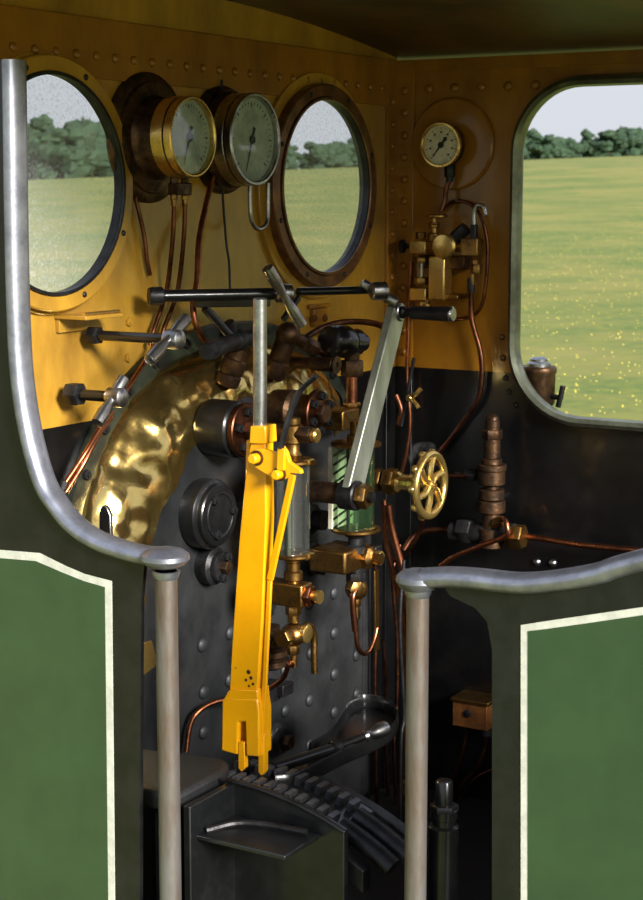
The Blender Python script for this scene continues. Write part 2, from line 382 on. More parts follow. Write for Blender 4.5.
# ring flange on the front wall around the casing
b = MB(); rows = []
for i in range(40, NP-39):
    t = i/NP; o = outer(t); oc = V((0, o[0]-YC, o[1]-.6)); oc.normalize()
    if t < .25: oc = V((0,-1,0))
    if t > .75: oc = V((0,1,0))
    k = len(b.v)
    for e, x in ((-.01, .001), (-.01, .022), (.05, .022), (.055, .001)): b.v.append(V((x, o[0]+oc.y*e, o[1]+oc.z*e)))
    rows.append(k)
for a_, c_ in zip(rows, rows[1:]):
    for j in range(4): b.f.append((a_+j, a_+(j+1) % 4, c_+(j+1) % 4, c_+j))
rf = b.out('wall_flange', 'flange', bo)
for i in range(44, 120, 5):
    o = outer(i/160); oc = V((0, o[0]-YC, o[1]-.6)).normalized()
    stud('flange_bolt', bo, (.022, o[0]+oc.y*.028, o[1]+oc.z*.028), EX, .014, .016, 'iron', True)
for px, py in ((333.6,593),(333.6,633),(333.6,674),(333.6,712),(309,603),(310,653),(309,700),(284.6,711),(201.6,645),(203,692),(203,732),
               (229.6,633),(356,614),(356,655),(356,694),(229,680),(256,700),(170,690),(170,645),(333,752),(309,745),(284,670)):
    stud('stay_head', bo, X(px, py, BX+.002), EX, .021, .013, 'stay')

# ------------------------------------------------------------------ helpers for fittings
def pipe(name, label, pts, r, m='copper', cat='pipe', group=None, ends=None, nut='dbrass'):
    """one length of tube; a union nut at each asked end is a child"""
    if not ends: return MB().tube(pts, r, 10).out(name, m, None, label, cat, group)
    t = thing(name, label, cat, V((pts[0])), group)
    MB().tube(pts, r, 10).out('tube', m, t)
    for e in ends:
        p, q = (V(pts[0]), V(pts[1])) if e == 0 else (V(pts[-1]), V(pts[-2]))
        d = (q-p).normalized(); MB().hex(p, p+d*r*3.2, r*2.0).cyl(p+d*r*3.2, p+d*r*4.4, r*1.5, n=14).out('union_nut', nut, t)
    return t
def t_handle(T, hub, axis, e1, e2, r=.011, m='steel'):
    r *= 1.15; a = V(axis).normalized(); hub = V(hub)
    MB().lathe(hub-a*.026, a, [(.016, 0), (.024, .006), (.026, .026), (.024, .046), (.014, .052)], 20).out('hub', m, T)
    MB().lathe(e1, V(e2)-V(e1), [(r*.6,0),(r*1.15,.003),(r*1.2,(V(e2)-V(e1)).length*.25),(r*.75,(V(e2)-V(e1)).length*.45),(r*.75,(V(e2)-V(e1)).length*.55),(r*1.2,(V(e2)-V(e1)).length*.75),(r*1.15,(V(e2)-V(e1)).length-.003),(r*.6,(V(e2)-V(e1)).length)], 14).out('cross_arm', m, T)

# big dial gauges on the front wall
def big_gauge(fc, rf_, depth, label, bodymat, bez, back):
    c = V(fc); T = thing('pressure_gauge', label, 'gauge', V((0, c.y, c.z-rf_)), 'large dial gauges on the front wall')
    base = V((0, c.y, c.z))
    MB().lathe(base+EX*.001, EX, [(back, 0), (back, .012), (back*.93, .02), (back*.86, .022), (back*.84, .032), (rf_*1.08, .036)], 48).out('wall_flange', 'bronze', T)
    MB().lathe(base+EX*.036, EX, [(rf_*1.06, 0), (rf_*1.0, .01), (rf_*.94, .02), (rf_*.94, depth-.07), (rf_*.99, depth-.065), (rf_*.99, depth-.056)], 48).out('case', bodymat, T)
    MB().annulus(base+EX*(depth-.02), EX, rf_*.90, rf_*1.0, .022, 56).out('bezel', bez, T)
    MB().annulus(base+EX*(depth-.062), EX, rf_*.93, rf_*1.0, .040, 56).out('brass_band', bez, T)
    d = MB().lathe(base+EX*(depth-.018), EX, [(rf_*.92, 0), (rf_*.92, .003)], 48).out('dial', 'wdial', T)
    t = MB()
    for k in range(31):
        an = R(225-k*9); dr = EY*math.cos(an)+EZ*math.sin(an); L = .10 if k % 5 == 0 else .05
        t.beam(base+EX*(depth-.0145)+dr*rf_*.8, base+EX*(depth-.0145)+dr*rf_*(.8-L), .0035 if k % 5 == 0 else .002, .001, dr.cross(EX))
    t.out('scale_marks', 'ink', d)
    an = R(250); dr = EY*math.cos(an)+EZ*math.sin(an)
    MB().beam(base+EX*(depth-.012)-dr*rf_*.28, base+EX*(depth-.012)+dr*rf_*.72, .010, .0015, dr.cross(EX), .002).lathe(base+EX*(depth-.014), EX, [(.012,0),(.012,.005)], 16).out('needle', 'ink', d)
    MB().lathe(base+EX*(depth-.006), EX, [(rf_*.905, 0), (rf_*.905, .002)], 48).out('lens', 'lens', T)
    return T
g1 = X(193.5, 137, .155); big_gauge(g1, 40.5*U(g1), .155, 'large brass-rimmed dial gauge high on the yellow wall, next to the left round window', 'bronze', 'brass', .17)
g2 = X(256, 139.5, .12); big_gauge(g2, 46*U(g2), .12, 'large pale-faced dial gauge high on the wall, just left of the right round window', 'bronze', 'steel', .15)
# gauge valve block + two tubes
T = thing('valve_block', 'small bronze block with two unions hanging below the left brass dial gauge', 'valve', X(180, 196, .09))
MB().box(X(180, 189, .09), .018, .030, .016).out('block', 'bronze', T, bevel=.003)
for px in (174, 185): MB().hex(X(px, 184, .09), X(px, 178, .09), .011).out('top_nut', 'bronze', T); MB().hex(X(px, 194, .09), X(px, 200, .09), .010).cyl(X(px, 200, .09), X(px, 206, .09), .008, n=12).out('union_nut', 'dbrass', T)
MB().cyl(X(180, 178, .09), X(180, 171, .09), .009, n=12).out('stem', 'iron', T)
pipe('copper_pipe', 'thin copper pipe, left of the two hanging from the block below the brass dial gauge', [X(174,206,.09), X(173,235,.08), X(169,275,.05), X(164,300,.03), X(153,332,.03), X(150,345,.03)], .0065, 'dcopper', group='copper pipes on the front wall')
pipe('copper_pipe', 'thin copper pipe, right of the two hanging from the block below the brass dial gauge', [X(185,206,.09), X(184,235,.08), X(180,275,.05), X(175,300,.035), X(164,328,.035), X(160,345,.035)], .0065, 'dcopper', group='copper pipes on the front wall')
pipe('copper_pipe', 'long bright copper pipe bending down between the two large dial gauges to the boiler', [X(228,96,.01), X(224,130,.02), X(216,165,.03), X(206,205,.04), X(199,240,.06), X(197,280,.08), X(193,302,.09), X(196,325,.10), X(206,342,.10), X(218,347,.10)], .0085, group='copper pipes on the front wall')
pipe('cable', 'thin dark cable running straight down the wall between the two dial gauges', [X(222,80,.02), X(221,120,.02), X(222,180,.02), X(226,240,.04), X(229,262,.05), X(230,290,.06)], .0035, 'rubber', 'cable')
pipe('siphon_loop', 'steel siphon loop hanging beneath the right-hand large dial gauge', [X(250,186,.08), X(250,205,.08), X(252,222,.08), X(259,229,.08), X(267,222,.08), X(268,200,.08), X(268,183,.08)], .0065, 'steel')
pipe('copper_pipe', 'thin dark pipe curving down the wall beside the left round window', [X(135,195,.01), X(144,235,.015), X(147,260,.015), X(150,275,.015)], .006, 'dcopper', group='copper pipes on the front wall')

# ------------------------------------------------------------------ valve rods with cross handles
T = thing('valve_spindle', 'long black valve rod ending in a steel cross handle beside the steel lever top', 'valve', X(158, 297, .16))
p1 = X(160, 296, .10); p2 = Z(284, 293.5, p1.z)
p3 = Z(370, 290, p1.z)
MB().lathe(p1-(p2-p1).normalized()*.03, p2-p1, [(.022,0),(.024,.01),(.024,.035),(.018,.04)], 20).out('collar', 'iron', T)
MB().cyl(p1, p2, .016, n=16).out('rod', 'black', T)
ax = (p2-p1).normalized(); h = p2+V((0,0,0))
t_handle(T, h, ax, Z(267,267,p2.z+.075), Z(302,326,p2.z-.085), .012)
T = thing('valve_spindle', 'black valve rod carrying the steel cross handle nearest the round window rim', 'valve', p3)
MB().cyl(p2+ax*.04+V((0,0,.004)), p3, .011, n=16).out('rod', 'black', T)
h3 = Z(379, 291, p3.z); t_handle(T, h3, ax, Z(361,283,p3.z+.02), Z(397,303,p3.z-.035), .011)
T = thing('valve_spindle', 'short black valve rod with chrome cross handle above the left shoulder of the brass casing', 'valve', X(90, 338, .1))
q1 = X(88, 337, .05); q2 = q1+EX*.27; hp = q2
s_ = (X(168,339,q2.x)); q1 = V((.03, s_.y, s_.z)); q2 = V((.27, s_.y, s_.z))
s_ = X(167, 339, .27); q1 = V((.03, s_.y, s_.z)); q2 = s_
MB().cyl(q1, q2, .013, n=16).out('rod', 'black', T); MB().hex(q1+EX*.0, q1+EX*.03, .024).out('nut', 'iron', T)
t_handle(T, q2+EX*.02, EX, X(187,318,.29), X(149,361,.29), .012)
T = thing('valve_spindle', 'short dark valve rod with steel cross handle low on the left beside the brass casing', 'valve', X(80, 396, .1))
s_ = X(113, 397, .17); MB().cyl(V((.03, s_.y, s_.z)), s_, .014, n=16).out('rod', 'black', T); MB().hex(V((.03,s_.y,s_.z)), V((.07,s_.y,s_.z)), .03).out('nut', 'iron', T)
t_handle(T, s_+EX*.01, EX, X(124,378,.18), X(97,424,.18), .012)
for k, (dx, nm) in enumerate(((0, 'upper'), (5, 'lower'))):
    pipe('copper_pipe', nm+' copper tube of the pair slanting down at far left from the brass casing', [X(112-dx*.2,412+dx,.10), X(98-dx*.3,432+dx*1.2,.10), X(84,455+dx*1.6,.10), X(66,482+dx*2,.08)], .007, group='paired copper tubes at far left')
pipe('copper_pipe', 'thin copper tube rising from the brass casing behind the left cross handle', [X(118,404,.06), X(130,385,.06), X(146,360,.05), X(156,342,.05)], .006, group='copper pipes on the front wall')
T = thing('wall_bracket', 'small yellow bracket shelf on the wall under the left round window', 'bracket', X(95, 320, .0))
c = X(92, 316, .06); MB().box(V((.05, c.y, c.z)), .05, .075, .005).box(V((.006, c.y, c.z-.02)), .006, .07, .02).out('shelf_plate', 'wall', T, bevel=.002)
MB().cyl(V((.09, c.y-.07, c.z+.008)), V((.09, c.y+.07, c.z+.008)), .006, n=10).out('edge_rod', 'brass', T)
for px, py in ((128,322),(127,358)): stud('wall_bolt', wf, X(px, py, 0), EX, .012, .012, 'wall', True)
T = thing('crossbar', 'short black bar fixed just under the long valve rod, left of the steel lever top', 'bar', X(200, 305, .1))
MB().beam(X(196,303,.14), X(268,302,.16), .024, .02, EZ).out('bar', 'black', T, bevel=.003)
MB().cyl(X(205,308,.14), X(232,338,.17), .012, n=12).out('strut', 'black', T)

# bronze valves on top of the casing
def fitting(name, label, cat, loc, group=None): return thing(name, label, cat, loc, group)
T = fitting('steam_valve', 'dull iron and bronze steam valve leaning on the casing top, left of the steel lever', 'valve', X(226, 382, .12))
a0, a1 = X(226,385,.12), X(241,345,.16)
MB().lathe(a0, a1-a0, [(.030,0),(.034,.01),(.034,.03),(.030,.034),(.034,.04),(.034,.075),(.028,.08),(.028,.11)], 18).out('body', 'bronze', T)
MB().sph(X(236,340,.16), .036, (1,1,.9)).cyl(X(236,340,.16), X(213,350,.24), .022, n=16).cyl(X(236,340,.16), X(258,336,.16), .024, n=16).cyl(X(236,340,.16), X(229,322,.16), .014, n=12).out('bonnet', 'iron', T)
MB().hex(X(213,350,.235), X(207,352,.25), .024).out('gland_nut', 'iron', T)
T = fitting('steam_valve', 'brown bronze steam valve with ball joint standing right of the steel lever top', 'valve', X(270, 378, .12))
a0, a1 = X(272,378,.12), X(287,338,.16)
MB().lathe(a0, a1-a0, [(.028,0),(.034,.008),(.034,.05),(.028,.055),(.03,.06),(.03,.12)], 18).out('body', 'bronze', T)
MB().sph(X(288,334,.165), .036).out('ball_joint', 'bronze', T)
MB().cyl(X(288,334,.16), X(316,349,.19), .018, n=14).hex(X(303,342,.175), X(316,349,.19), .024).out('side_arm', 'bronze', T)
MB().cyl(X(316,349,.19), X(334,359,.19), .011, n=12).out('nipple', 'dcopper', T)
MB().beam(X(283,320,.19), X(299,297,.19), .016, .014, EY).out('stem', 'iron', T, bevel=.003)
T = fitting('pipe_stub', 'short open-ended bronze pipe stub pointing at the doorway, below the black globe valve', 'pipe', X(325, 365, .02))
s_ = X(337,365,.24); e0 = V((.0, s_.y, s_.z)); k_ = X(312,363,.12)
MB().annulus(s_-EX*.085, EX, .013, .021, .085, 28).out('sleeve', 'bronze', T)
MB().cyl(V((.005, s_.y, s_.z)), V((.16, s_.y, s_.z)), .017, n=16).out('spigot', 'bronze', T)
MB().box(V((.008, s_.y-.03, s_.z)), .008, .1, .032).out('wall_plate', 'wallb', T, bevel=.003)
pipe('copper_pipe', 'curved copper pipe passing behind the black globe valve to the steel arm', [X(287,346,.1), X(305,338,.1), X(322,328,.1), X(345,322,.1), X(372,323,.1), X(390,330,.1)], .010, 'dcopper')
T = fitting('globe_valve', 'black bulbous valve on a copper stem, between the lever and the tall steel regulator arm', 'valve', X(352, 402, .2))
MB().lathe(X(331,341,.20), X(374,343,.24)-X(331,341,.20), [(.030,-.02),(.044,-.012),(.046,0),(.040,.003),(.048,.02),(.049,.06),(.044,.075),(.036,.08),(.040,.085),(.040,.115),(.034,.12),(.026,.125),(.026,.145)], 24).out('body', 'black', T)
MB().cyl(X(352,345,.22), X(352,362,.22), .026, .022, n=18).out('neck', 'bronze', T)
MB().hex(X(352,360,.22), X(352,376,.22), .034).out('union_nut', 'bronze', T)
MB().cyl(X(352,374,.22), X(352,404,.22), .0165, n=16).out('tube', 'copper', T)
MB().hex(X(352,402,.22), X(352,407,.22), .026).out('base_nut', 'dbrass', T)
c = X(344, 419, .22)
MB().box(c+V((-.05,-.0,0)), .075, .05, .030).out('mount_block', 'dbrass', T, bevel=.004)
T = fitting('wall_clip', 'small yellow clip plate with two bolts on the wall under the right round window', 'bracket', X(320, 318, 0))
c = X(319,317,.01); MB().box(c, .008, .042, .026).box(c+V((0,0,.035)), .006, .06, .006).out('plate', 'wallb', T, bevel=.002)
for px in (314, 324): stud('bolt', T, X(px, 318, .018), EX, .011, .012, 'rimbrown', True)

# flanged fittings on the backhead
def flanged(name, label, px, py, prof, m, bolts, br, rr, face_x, ring_m='dbrass', ph=.4):
    T = fitting(name, label, 'valve', X(px, py, BX)); s_ = X(px, py, face_x); base = V((BX, s_.y, s_.z))
    MB().lathe(base, EX, prof, 36).out('body', m, T)
    L = prof[-1][1]
    MB().lathe(base+EX*L, EX, [(rr, 0), (rr, .012), (rr*.96, .015), (rr*.5, .016)], 36).out('cover_ring', ring_m, T)
    for k in range(bolts):
        t = 2*PI*k/bolts+ph; stud('bolt', T, base+EX*(L+.014)+EY*br*math.cos(t)+EZ*br*math.sin(t), EX, .013, .02, 'iron', True)
    return T, base+EX*L
T, e = flanged('flange_fitting', 'large black round fitting with copper ring on the upper left of the backhead', 246, 430, [(.074,0),(.078,.01),(.078,.095),(.074,.10),(.070,.102),(.070,.11)], 'black', 5, .05, .074, .24, 'dcopper')
MB().hex(e+EX*.014, e+EX*.05, .026).out('centre_nut', 'bronze', T)
T, e = flanged('flange_fitting', 'bolted bronze flange fitting behind the left gauge glass top', 318, 413, [(.06,0),(.062,.06),(.05,.07),(.05,.13)], 'bronze', 6, .05, .066, .26, 'dcopper')
MB().hex(e+EX*.014, e+EX*.04, .03).out('centre_nut', 'bronze', T)
T, e = flanged('washout_cover', 'round black bolted cover left of the yellow lever at mid height', 219, 515, [(.092,0),(.096,.012),(.096,.05),(.085,.058)], 'black', 3, .055, .085, .19, 'black', .1)
MB().torus(e+EX*.016, EX, .06, .004).out('raised_ring', 'iron', T)
T, e = flanged('mud_plug', 'small dark bolted plug below the round black cover, left of the yellow lever', 222, 567, [(.05,0),(.052,.04),(.04,.05)], 'iron', 2, .03, .042, .18, 'iron', 1.2)
MB().hex(e+EX*.014, e+EX*.035, .02).out('centre_nut', 'bronze', T)
T, e = flanged('mud_plug', 'small dark bolted plug partly hidden behind the yellow lever', 268, 600, [(.055,0),(.058,.04),(.04,.05)], 'iron', 3, .034, .045, .18, 'iron', .2)
T, e = flanged('mud_plug', 'dark plug with three nuts between the two gauge glasses near their bottoms', 322, 560, [(.05,0),(.052,.05),(.04,.06)], 'iron', 3, .033, .045, .20, 'bronze', .5)

# ------------------------------------------------------------------ water gauges
def water_gauge(label, x, cx, ytop, ybot, gm, hw_px, grp):
    """cx,ytop,ybot: photo centre line and ends of the glass, all in the plane x"""
    pt, pb = X(cx, ytop, x), X(cx, ybot, x); pb.y = pt.y; u = U(pt)
    T = fitting('water_gauge', label, 'gauge', pb-EZ*.14, grp)
    hw = hw_px*u
    H = pt.z-pb.z; cz = (pt.z+pb.z)/2
    # three-sided glass protector, bar frame, and the inner tube
    pr = MB(); r = hw; n = 12
    pr.loft([pr.ring(V((x, pt.y, z)), EX, EY, r*.72, 20, 0, r) for z in (pb.z, pt.z)]); pr.out('glass_protector', gm, T)
    MB().cyl(V((x, pt.y, pb.z-.01)), V((x, pt.y, pt.z+.01)), .010, n=14).out('inner_tube', 'gglass', T)
    MB().box((x-.05, pt.y, cz), .006, hw*.9, H/2, None).out('back_plate', 'dial' if gm == 'greenglass' else 'steel', T)
    for s2 in (-1, 1): MB().box((x+.012, pt.y+s2*hw*.93, cz), .004, .004, H/2).out('frame_bar', 'flange', T)
    st = MB()
    for k in range(9 if gm == 'greenglass' else 0):
        zz = pb.z+H*(k+.5)/9; st.beam(V((x-.0425, pt.y-hw*.8, zz-.012)), V((x-.0425, pt.y+hw*.8, zz+.012)), .007, .002, EZ)
    if st.v: st.out('diagonal_stripes', 'flange', T)
    for z, nm in ((pt.z+.006, 'top_plate'), (pb.z-.006, 'bottom_plate')):
        MB().lathe(V((x, pt.y, z-.006)), EZ, [(hw*1.0,0),(hw*1.06,.003),(hw*1.06,.009),(hw,.012)], 28).box((x+.035,pt.y,z), .032,.012,.006).out(nm, 'dbrass', T)
        MB().cyl(V((x+.05, pt.y-.016, z)), V((x+.05, pt.y+.016, z)), .009, n=14).out('hinge_pin', 'brass', T)
    return T, pt, pb
T, pt, pb = water_gauge('left water gauge glass in a clear protector, just right of the yellow lever', .36, 293, 463, 552, 'gglass', 21, 'water gauges on the backhead')
Wg1 = T; y, x = pt.y, .36
MB().lathe(V((x,y,pt.z+.012)), EZ, [(.020,0),(.024,.01),(.018,.02),(.018,.04),(.028,.045),(.028,.09),(.02,.095),(.02,.11)], 20).out('top_union', 'dbrass', T)
MB().cyl(V((BX+.1,y,pt.z+.08)), V((x+.0,y,pt.z+.08)), .024, n=18).hex(V((x+.015,y,pt.z+.08)), V((x+.06,y,pt.z+.08)), .024).out('top_cock', 'bronze', T)
MB().lathe(V((x+.06,y,pt.z+.08)), EX, [(.012,0),(.019,.003),(.02,.015),(.014,.02)], 18).out('cock_plug', 'brass', T)
MB().lathe(V((x,y,pb.z-.13)), EZ, [(.022,0),(.026,.005),(.026,.03),(.017,.035),(.017,.05),(.026,.055),(.026,.075),(.019,.08),(.019,.10),(.024,.105),(.024,.12)], 22).out('lower_column', 'dbrass', T)
zz = pb.z-.115
MB().box((x-.03,y,zz), .075, .030, .032).out('lower_cock', 'dbrass', T, bevel=.006)
MB().hex(V((x+.04,y,zz)), V((x+.062,y,zz)), .030).out('gland_nut', 'copper', T)
MB().lathe(V((x+.062,y,zz)), EX, [(.014,0),(.016,.012),(.019,.014),(.019,.024)], 20).out('cock_plug', 'brass', T)
MB().hex(V((x,y,zz-.03)), V((x,y,zz-.06)), .022).cyl(V((x,y,zz-.06)), V((x,y,zz-.08)), .016, n=14).out('drain_nut', 'dbrass', T)
zd = zz-.115
MB().sph((x,y,zd), .036, (1,1,.9)).cyl(V((x,y-.05,zd)), V((x,y+.0,zd)), .022, n=16).hex(V((x,y-.062,zd)), V((x,y-.04,zd)), .026).out('drain_cock', 'dbrass', T)
MB().lathe(V((x+.02,y+.01,zd+.005)), EX, [(.022,0),(.026,.012),(.026,.02),(.022,.023)], 22).out('drain_cap', 'brass', T)
MB().tube([V((x+.02,y+.02,zd+.02)), V((x+.02,y+.055,zd+.015)), V((x+.02,y+.075,zd-.02)), V((x+.02,y+.075,zd-.07)), V((x+.02,y+.078,zd-.125))], .0095, 12).out('drain_handle', 'dbrass', T)
MB().hex(V((x,y,zd-.03)), V((x,y,zd-.055)), .017).cyl(V((x,y,zd-.055)), V((x,y,zd-.09)), .010, n=12).out('tail_nut', 'dbrass', T)
p0 = V((x,y,zd-.088))
pipe('copper_pipe', 'copper drain pipe curling left from the left water gauge behind the yellow lever', [p0, X(289,664,.36), X(283,678,.33), X(266,690,.28), X(242,697,.22), X(215,702,.18), X(198,712,.16), X(190,726,.15), X(186,752,.15)], .0075)

T, pt, pb = water_gauge('right water gauge with green-tinted glass behind the tall steel regulator arm', .34, 356, 446, 527, 'greenglass', 24, 'water gauges on the backhead')
y, x = pt.y, .34
MB().lathe(V((x,y,pt.z+.012)), EZ, [(.026,0),(.026,.02),(.018,.025),(.018,.06)], 20).out('top_union', 'dbrass', T)
MB().lathe(V((x,y,pb.z-.075)), EZ, [(.030,0),(.030,.02),(.022,.024),(.022,.045),(.032,.05),(.034,.063)], 24).out('lower_column', 'iron', T)
zz = pb.z-.09
MB().box((x-.04,y-.02,zz), .06, .075, .034).out('lower_cock', 'dbrass', T, bevel=.008)
MB().lathe(V((x+.015,y+.02,zz)), EX, [(.035,0),(.036,.025),(.026,.032),(.018,.036),(.018,.06)], 6).out('gland_nut', 'dbrass', T)
MB().lathe(V((x+.05,y+.03,zz)), EX, [(.017,0),(.021,.004),(.021,.018),(.016,.02)], 20).out('cock_plug', 'brass', T)
MB().box((x+.0,y+.105,zz), .02,.020,.018).out('stop_block', 'iron', T, bevel=.004)
zd = zz-.085
MB().cyl(V((x,y,zz-.03)), V((x,y,zd)), .02, n=14).hex(V((x,y,zd+.01)), V((x,y,zd+.04)), .028).out('drain_nut', 'iron', T)
MB().sph((x,y+.005,zd-.01), .034, (1,1,1)).out('drain_cock', 'dbrass', T)
MB().lathe(V((x+.0,y-.02,zd+.0)), V((.9,-.5,0)), [(.024,0),(.026,.014),(.024,.03),(.014,.034)], 6).out('cock_plug', 'dbrass', T)
MB().tube([V((x+.02,y-.035,zd-.0)), V((x+.02,y-.05,zd-.02)), V((x+.02,y-.048,zd-.06)), V((x+.02,y-.036,zd-.125))], .0095, 12).out('drain_handle', 'copper', T)
MB().hex(V((x,y,zd-.035)), V((x,y,zd-.06)), .017).cyl(V((x,y,zd-.06)), V((x,y,zd-.095)), .011, n=12).out('tail_nut', 'dbrass', T)
p0 = V((x,y,zd-.093)); pp = lambda a_, b_, xx=.34: X(a_, b_, xx)
pipe('copper_pipe', 'copper drain pipe hooking up beneath the right water gauge', [p0, pp(357,643), pp(362,653), pp(368,652), pp(374,640), pp(377,628)], .0068)

# regulator
T = fitting('regulator_handle', 'tall steel regulator arm with round grip, slanting across the right water gauge', 'lever', X(350, 505, .40))
hb = X(351, 495, .43); tp = X(396, 312, .43)
mid = X(376, 415, .43)
MB().beam(hb, tp, .082, .026, EY, .072).out('arm', 'armsteel', T, bevel=.004)
MB().cyl(V((.20, hb.y, hb.z)), V((.40, hb.y, hb.z)), .030, n=24).out('spindle', 'bronze', T)
MB().cyl(V((.40, hb.y, hb.z)), V((.455, hb.y, hb.z)), .042, n=30, bev=.004).out('boss', 'iron', T)
MB().hex(V((.455, hb.y, hb.z)), V((.487, hb.y, hb.z)), .036, .2).out('lock_nut', 'dbrass', T)
MB().cyl(V((.487, hb.y, hb.z)), V((.500, hb.y, hb.z)), .016, n=16).out('stud_end', 'iron', T)
MB().cyl(V((.41, tp.y, tp.z)), V((.45, tp.y, tp.z)), .026, n=24, bev=.003).out('top_boss', 'steel', T)
MB().lathe(V((.445, tp.y, tp.z)), EX, [(.014,0),(.018,.004),(.018,.012),(.013,.018),(.0135,.03),(.018,.034),(.0215,.15),(.0215,.160)], 24).out('grip', 'iron', T)
MB().lathe(V((.605, tp.y, tp.z)), EX, [(.0212,0),(.0212,.004),(.018,.008)], 24).out('grip_cap', 'steel', T)
T = fitting('gland_flange', 'pale oval brass gland behind the regulator boss between the gauge glasses', 'fitting', X(325, 490, .26))
MB().lathe(V((.16, hb.y, hb.z)), EX, [(.06,0),(.062,.03),(.05,.04),(.044,.06)], 30).box((.185, hb.y-.01, hb.z+.045), .02, .06, .018).out('gland_body', 'dbrass', T, bevel=.003)
for s2 in (-1, 1): stud('gland_bolt', T, (.20, hb.y+s2*.045, hb.z-.03), EX, .012, .03, 'iron', True)
T = fitting('clack_valve', 'dark iron cylinder fitting behind the regulator boss, under the left gauge plates', 'valve', X(318, 525, .2))
s_ = X(322, 520, .20); MB().lathe(V((BX, s_.y, s_.z)), EX, [(.045,0),(.045,.05),(.03,.055),(.03,.09)], 24).out('valve_body', 'iron', T)

# brass handwheel valve
T = fitting('handwheel_valve', 'polished brass valve with six-spoked handwheel in the middle of the cab', 'valve', X(400, 485, .2))
hwc = X(430, 485, .46); ax = V((1,-.0,0)); b0 = V((.16, hwc.y, hwc.z))
MB().cyl(V((.12,hwc.y,hwc.z)), V((.30,hwc.y,hwc.z)), .024, n=20).out('stem_tube', 'dbrass', T)
MB().hex(V((.31,hwc.y,hwc.z)), V((.345,hwc.y,hwc.z)), .042, .1).hex(V((.27,hwc.y,hwc.z)), V((.30,hwc.y,hwc.z)), .036, .1).out('bonnet_nut', 'dbrass', T)
MB().lathe(V((.345,hwc.y,hwc.z)), EX, [(.030,0),(.032,.01),(.024,.02),(.024,.045),(.028,.05),(.028,.065),(.016,.07),(.013,.075),(.013,.11)], 22).out('gland', 'brass', T)
w = MB(); Rw = 31*U(hwc); w.torus(hwc, EX, Rw, .0125, 44, 10)
wo = w.out('handwheel', 'brass', T)
for k in range(10):
    t = 2*PI*k/10; dr = EY*math.cos(t)+EZ*math.sin(t); MB().sph(hwc+dr*(Rw+.004)-EX*.010, .0135, n=10).out('rim_lobe', 'brass', wo)
for k in range(6):
    t = 2*PI*k/6+.3; dr = EY*math.cos(t)+EZ*math.sin(t); ta = EX.cross(dr)
    MB().tube([hwc+dr*.01, hwc+dr*Rw*.45+ta*.010, hwc+dr*Rw*.98], .0105, 8).out('spoke', 'brass', wo)
MB().lathe(hwc-EX*.014, EX, [(.015,0),(.018,.01),(.018,.02),(.010,.026),(.008,.034)], 18).out('wheel_hub', 'brass', wo)

# ------------------------------------------------------------------ reversing lever
YL = -1.72
T = fitting('reversing_lever', 'tall yellow reversing lever with bare steel handle standing before the backhead', 'lever', Y(244, 765, YL))
MB().lathe(Y(260,430,YL), Y(260,298,YL)-Y(260,430,YL), [(.0165,0),(.0168,.30),(.0155,.304),(.013,.307)] if False else [(.0165,0),(.0165,(Y(260,298,YL)-Y(260,430,YL)).length-.003),(.0140,(Y(260,298,YL)-Y(260,430,YL)).length)], 24).out('handle', 'steel', T)
def lev(poly, y0, y1, name, m='yel', parent=None, bevel=.003):
    return MB().prism([Y(px, py, y0) for px, py in poly], (0, y1-y0, 0)).out(name, m, parent or T, bevel=bevel)
lev([(251,440),(265,440),(266,520),(262,620),(257,695),(229,695),(232,640),(239,540),(247,460)], YL-.020, YL+.018, 'blade')
lev([(250,426),(265,426),(266,444),(249,444)], YL-.026, YL+.024, 'handle_socket')
lev([(246,440),(250,440),(249,478),(245,478)], YL-.005, YL+.012, 'rear_cheek')
lev([(222,699),(257,699),(259,712),(259,757),(246,756),(245,722),(238,722),(237,755),(221,751)], YL-.030, YL+.028, 'jaw', bevel=.004)
lev([(229,690),(257,690),(258,701),(222,701)], YL-.028, YL+.026, 'jaw_collar')
lev([(238,742),(244,742),(245,768),(241,772),(238,768)], YL-.028, YL-.012, 'latch_tongue', bevel=.002)
lev([(258,735),(264,735),(264,772),(261,776),(258,772)], YL-.015, YL+.005, 'latch_tongue', bevel=.002)
lk = lev([(255,449),(263,449),(276,453),(281,445),(286,452),(289,462),(300,470),(301,474),(290,473),(287,478),(281,481),(275,480),(254,467)], YL-.040, YL-.026, 'latch_bracket', bevel=.0015)
for px, py, rr in ((257,458,.0145), (280,474,.0135)):
    p = Y(px, py, YL-.040); MB().cyl(p+V((0,.004,0)), p-V((0,.024,0)), rr*.85, n=24, bev=.003).out('pivot_pin', 'yel', T); MB().cyl(p+V((0,.002,0)), p-V((0,.004,0)), rr*1.25, n=20).out('washer', 'bronze', T)
MB().beam(Y(293,474,YL-.030), Y(270,580,YL-.012), .016, .010, EX).beam(Y(270,580,YL-.012), Y(262,742,YL-.008), .012, .008, EX).out('latch_rod', 'yel', T, bevel=.002)
MB().beam(Y(282,448,YL-.045), Y(281,470,YL-.045), .02, .01, EX).out('latch_shank', 'yel', T, bevel=.002)
MB().tube([Y(281,448,YL-.045), Y(286,428,YL-.045), Y(292,408,YL-.045), Y(301,390,YL-.045), Y(316,376,YL-.045)], .0105, 10, ry=.006).out('squeeze_grip', 'iron', T)
for px, py, s2 in ((248.5,672,.006),(251,678,.005),(246,680,.004),(253,684,.004),(249,686,.0035),(236,668,.002)):
    MB().lathe(Y(px,py,YL-.0202), -EY, [(s2,0),(s2*.9,.0006)], 7).out('paint_chip', 'chip', T)

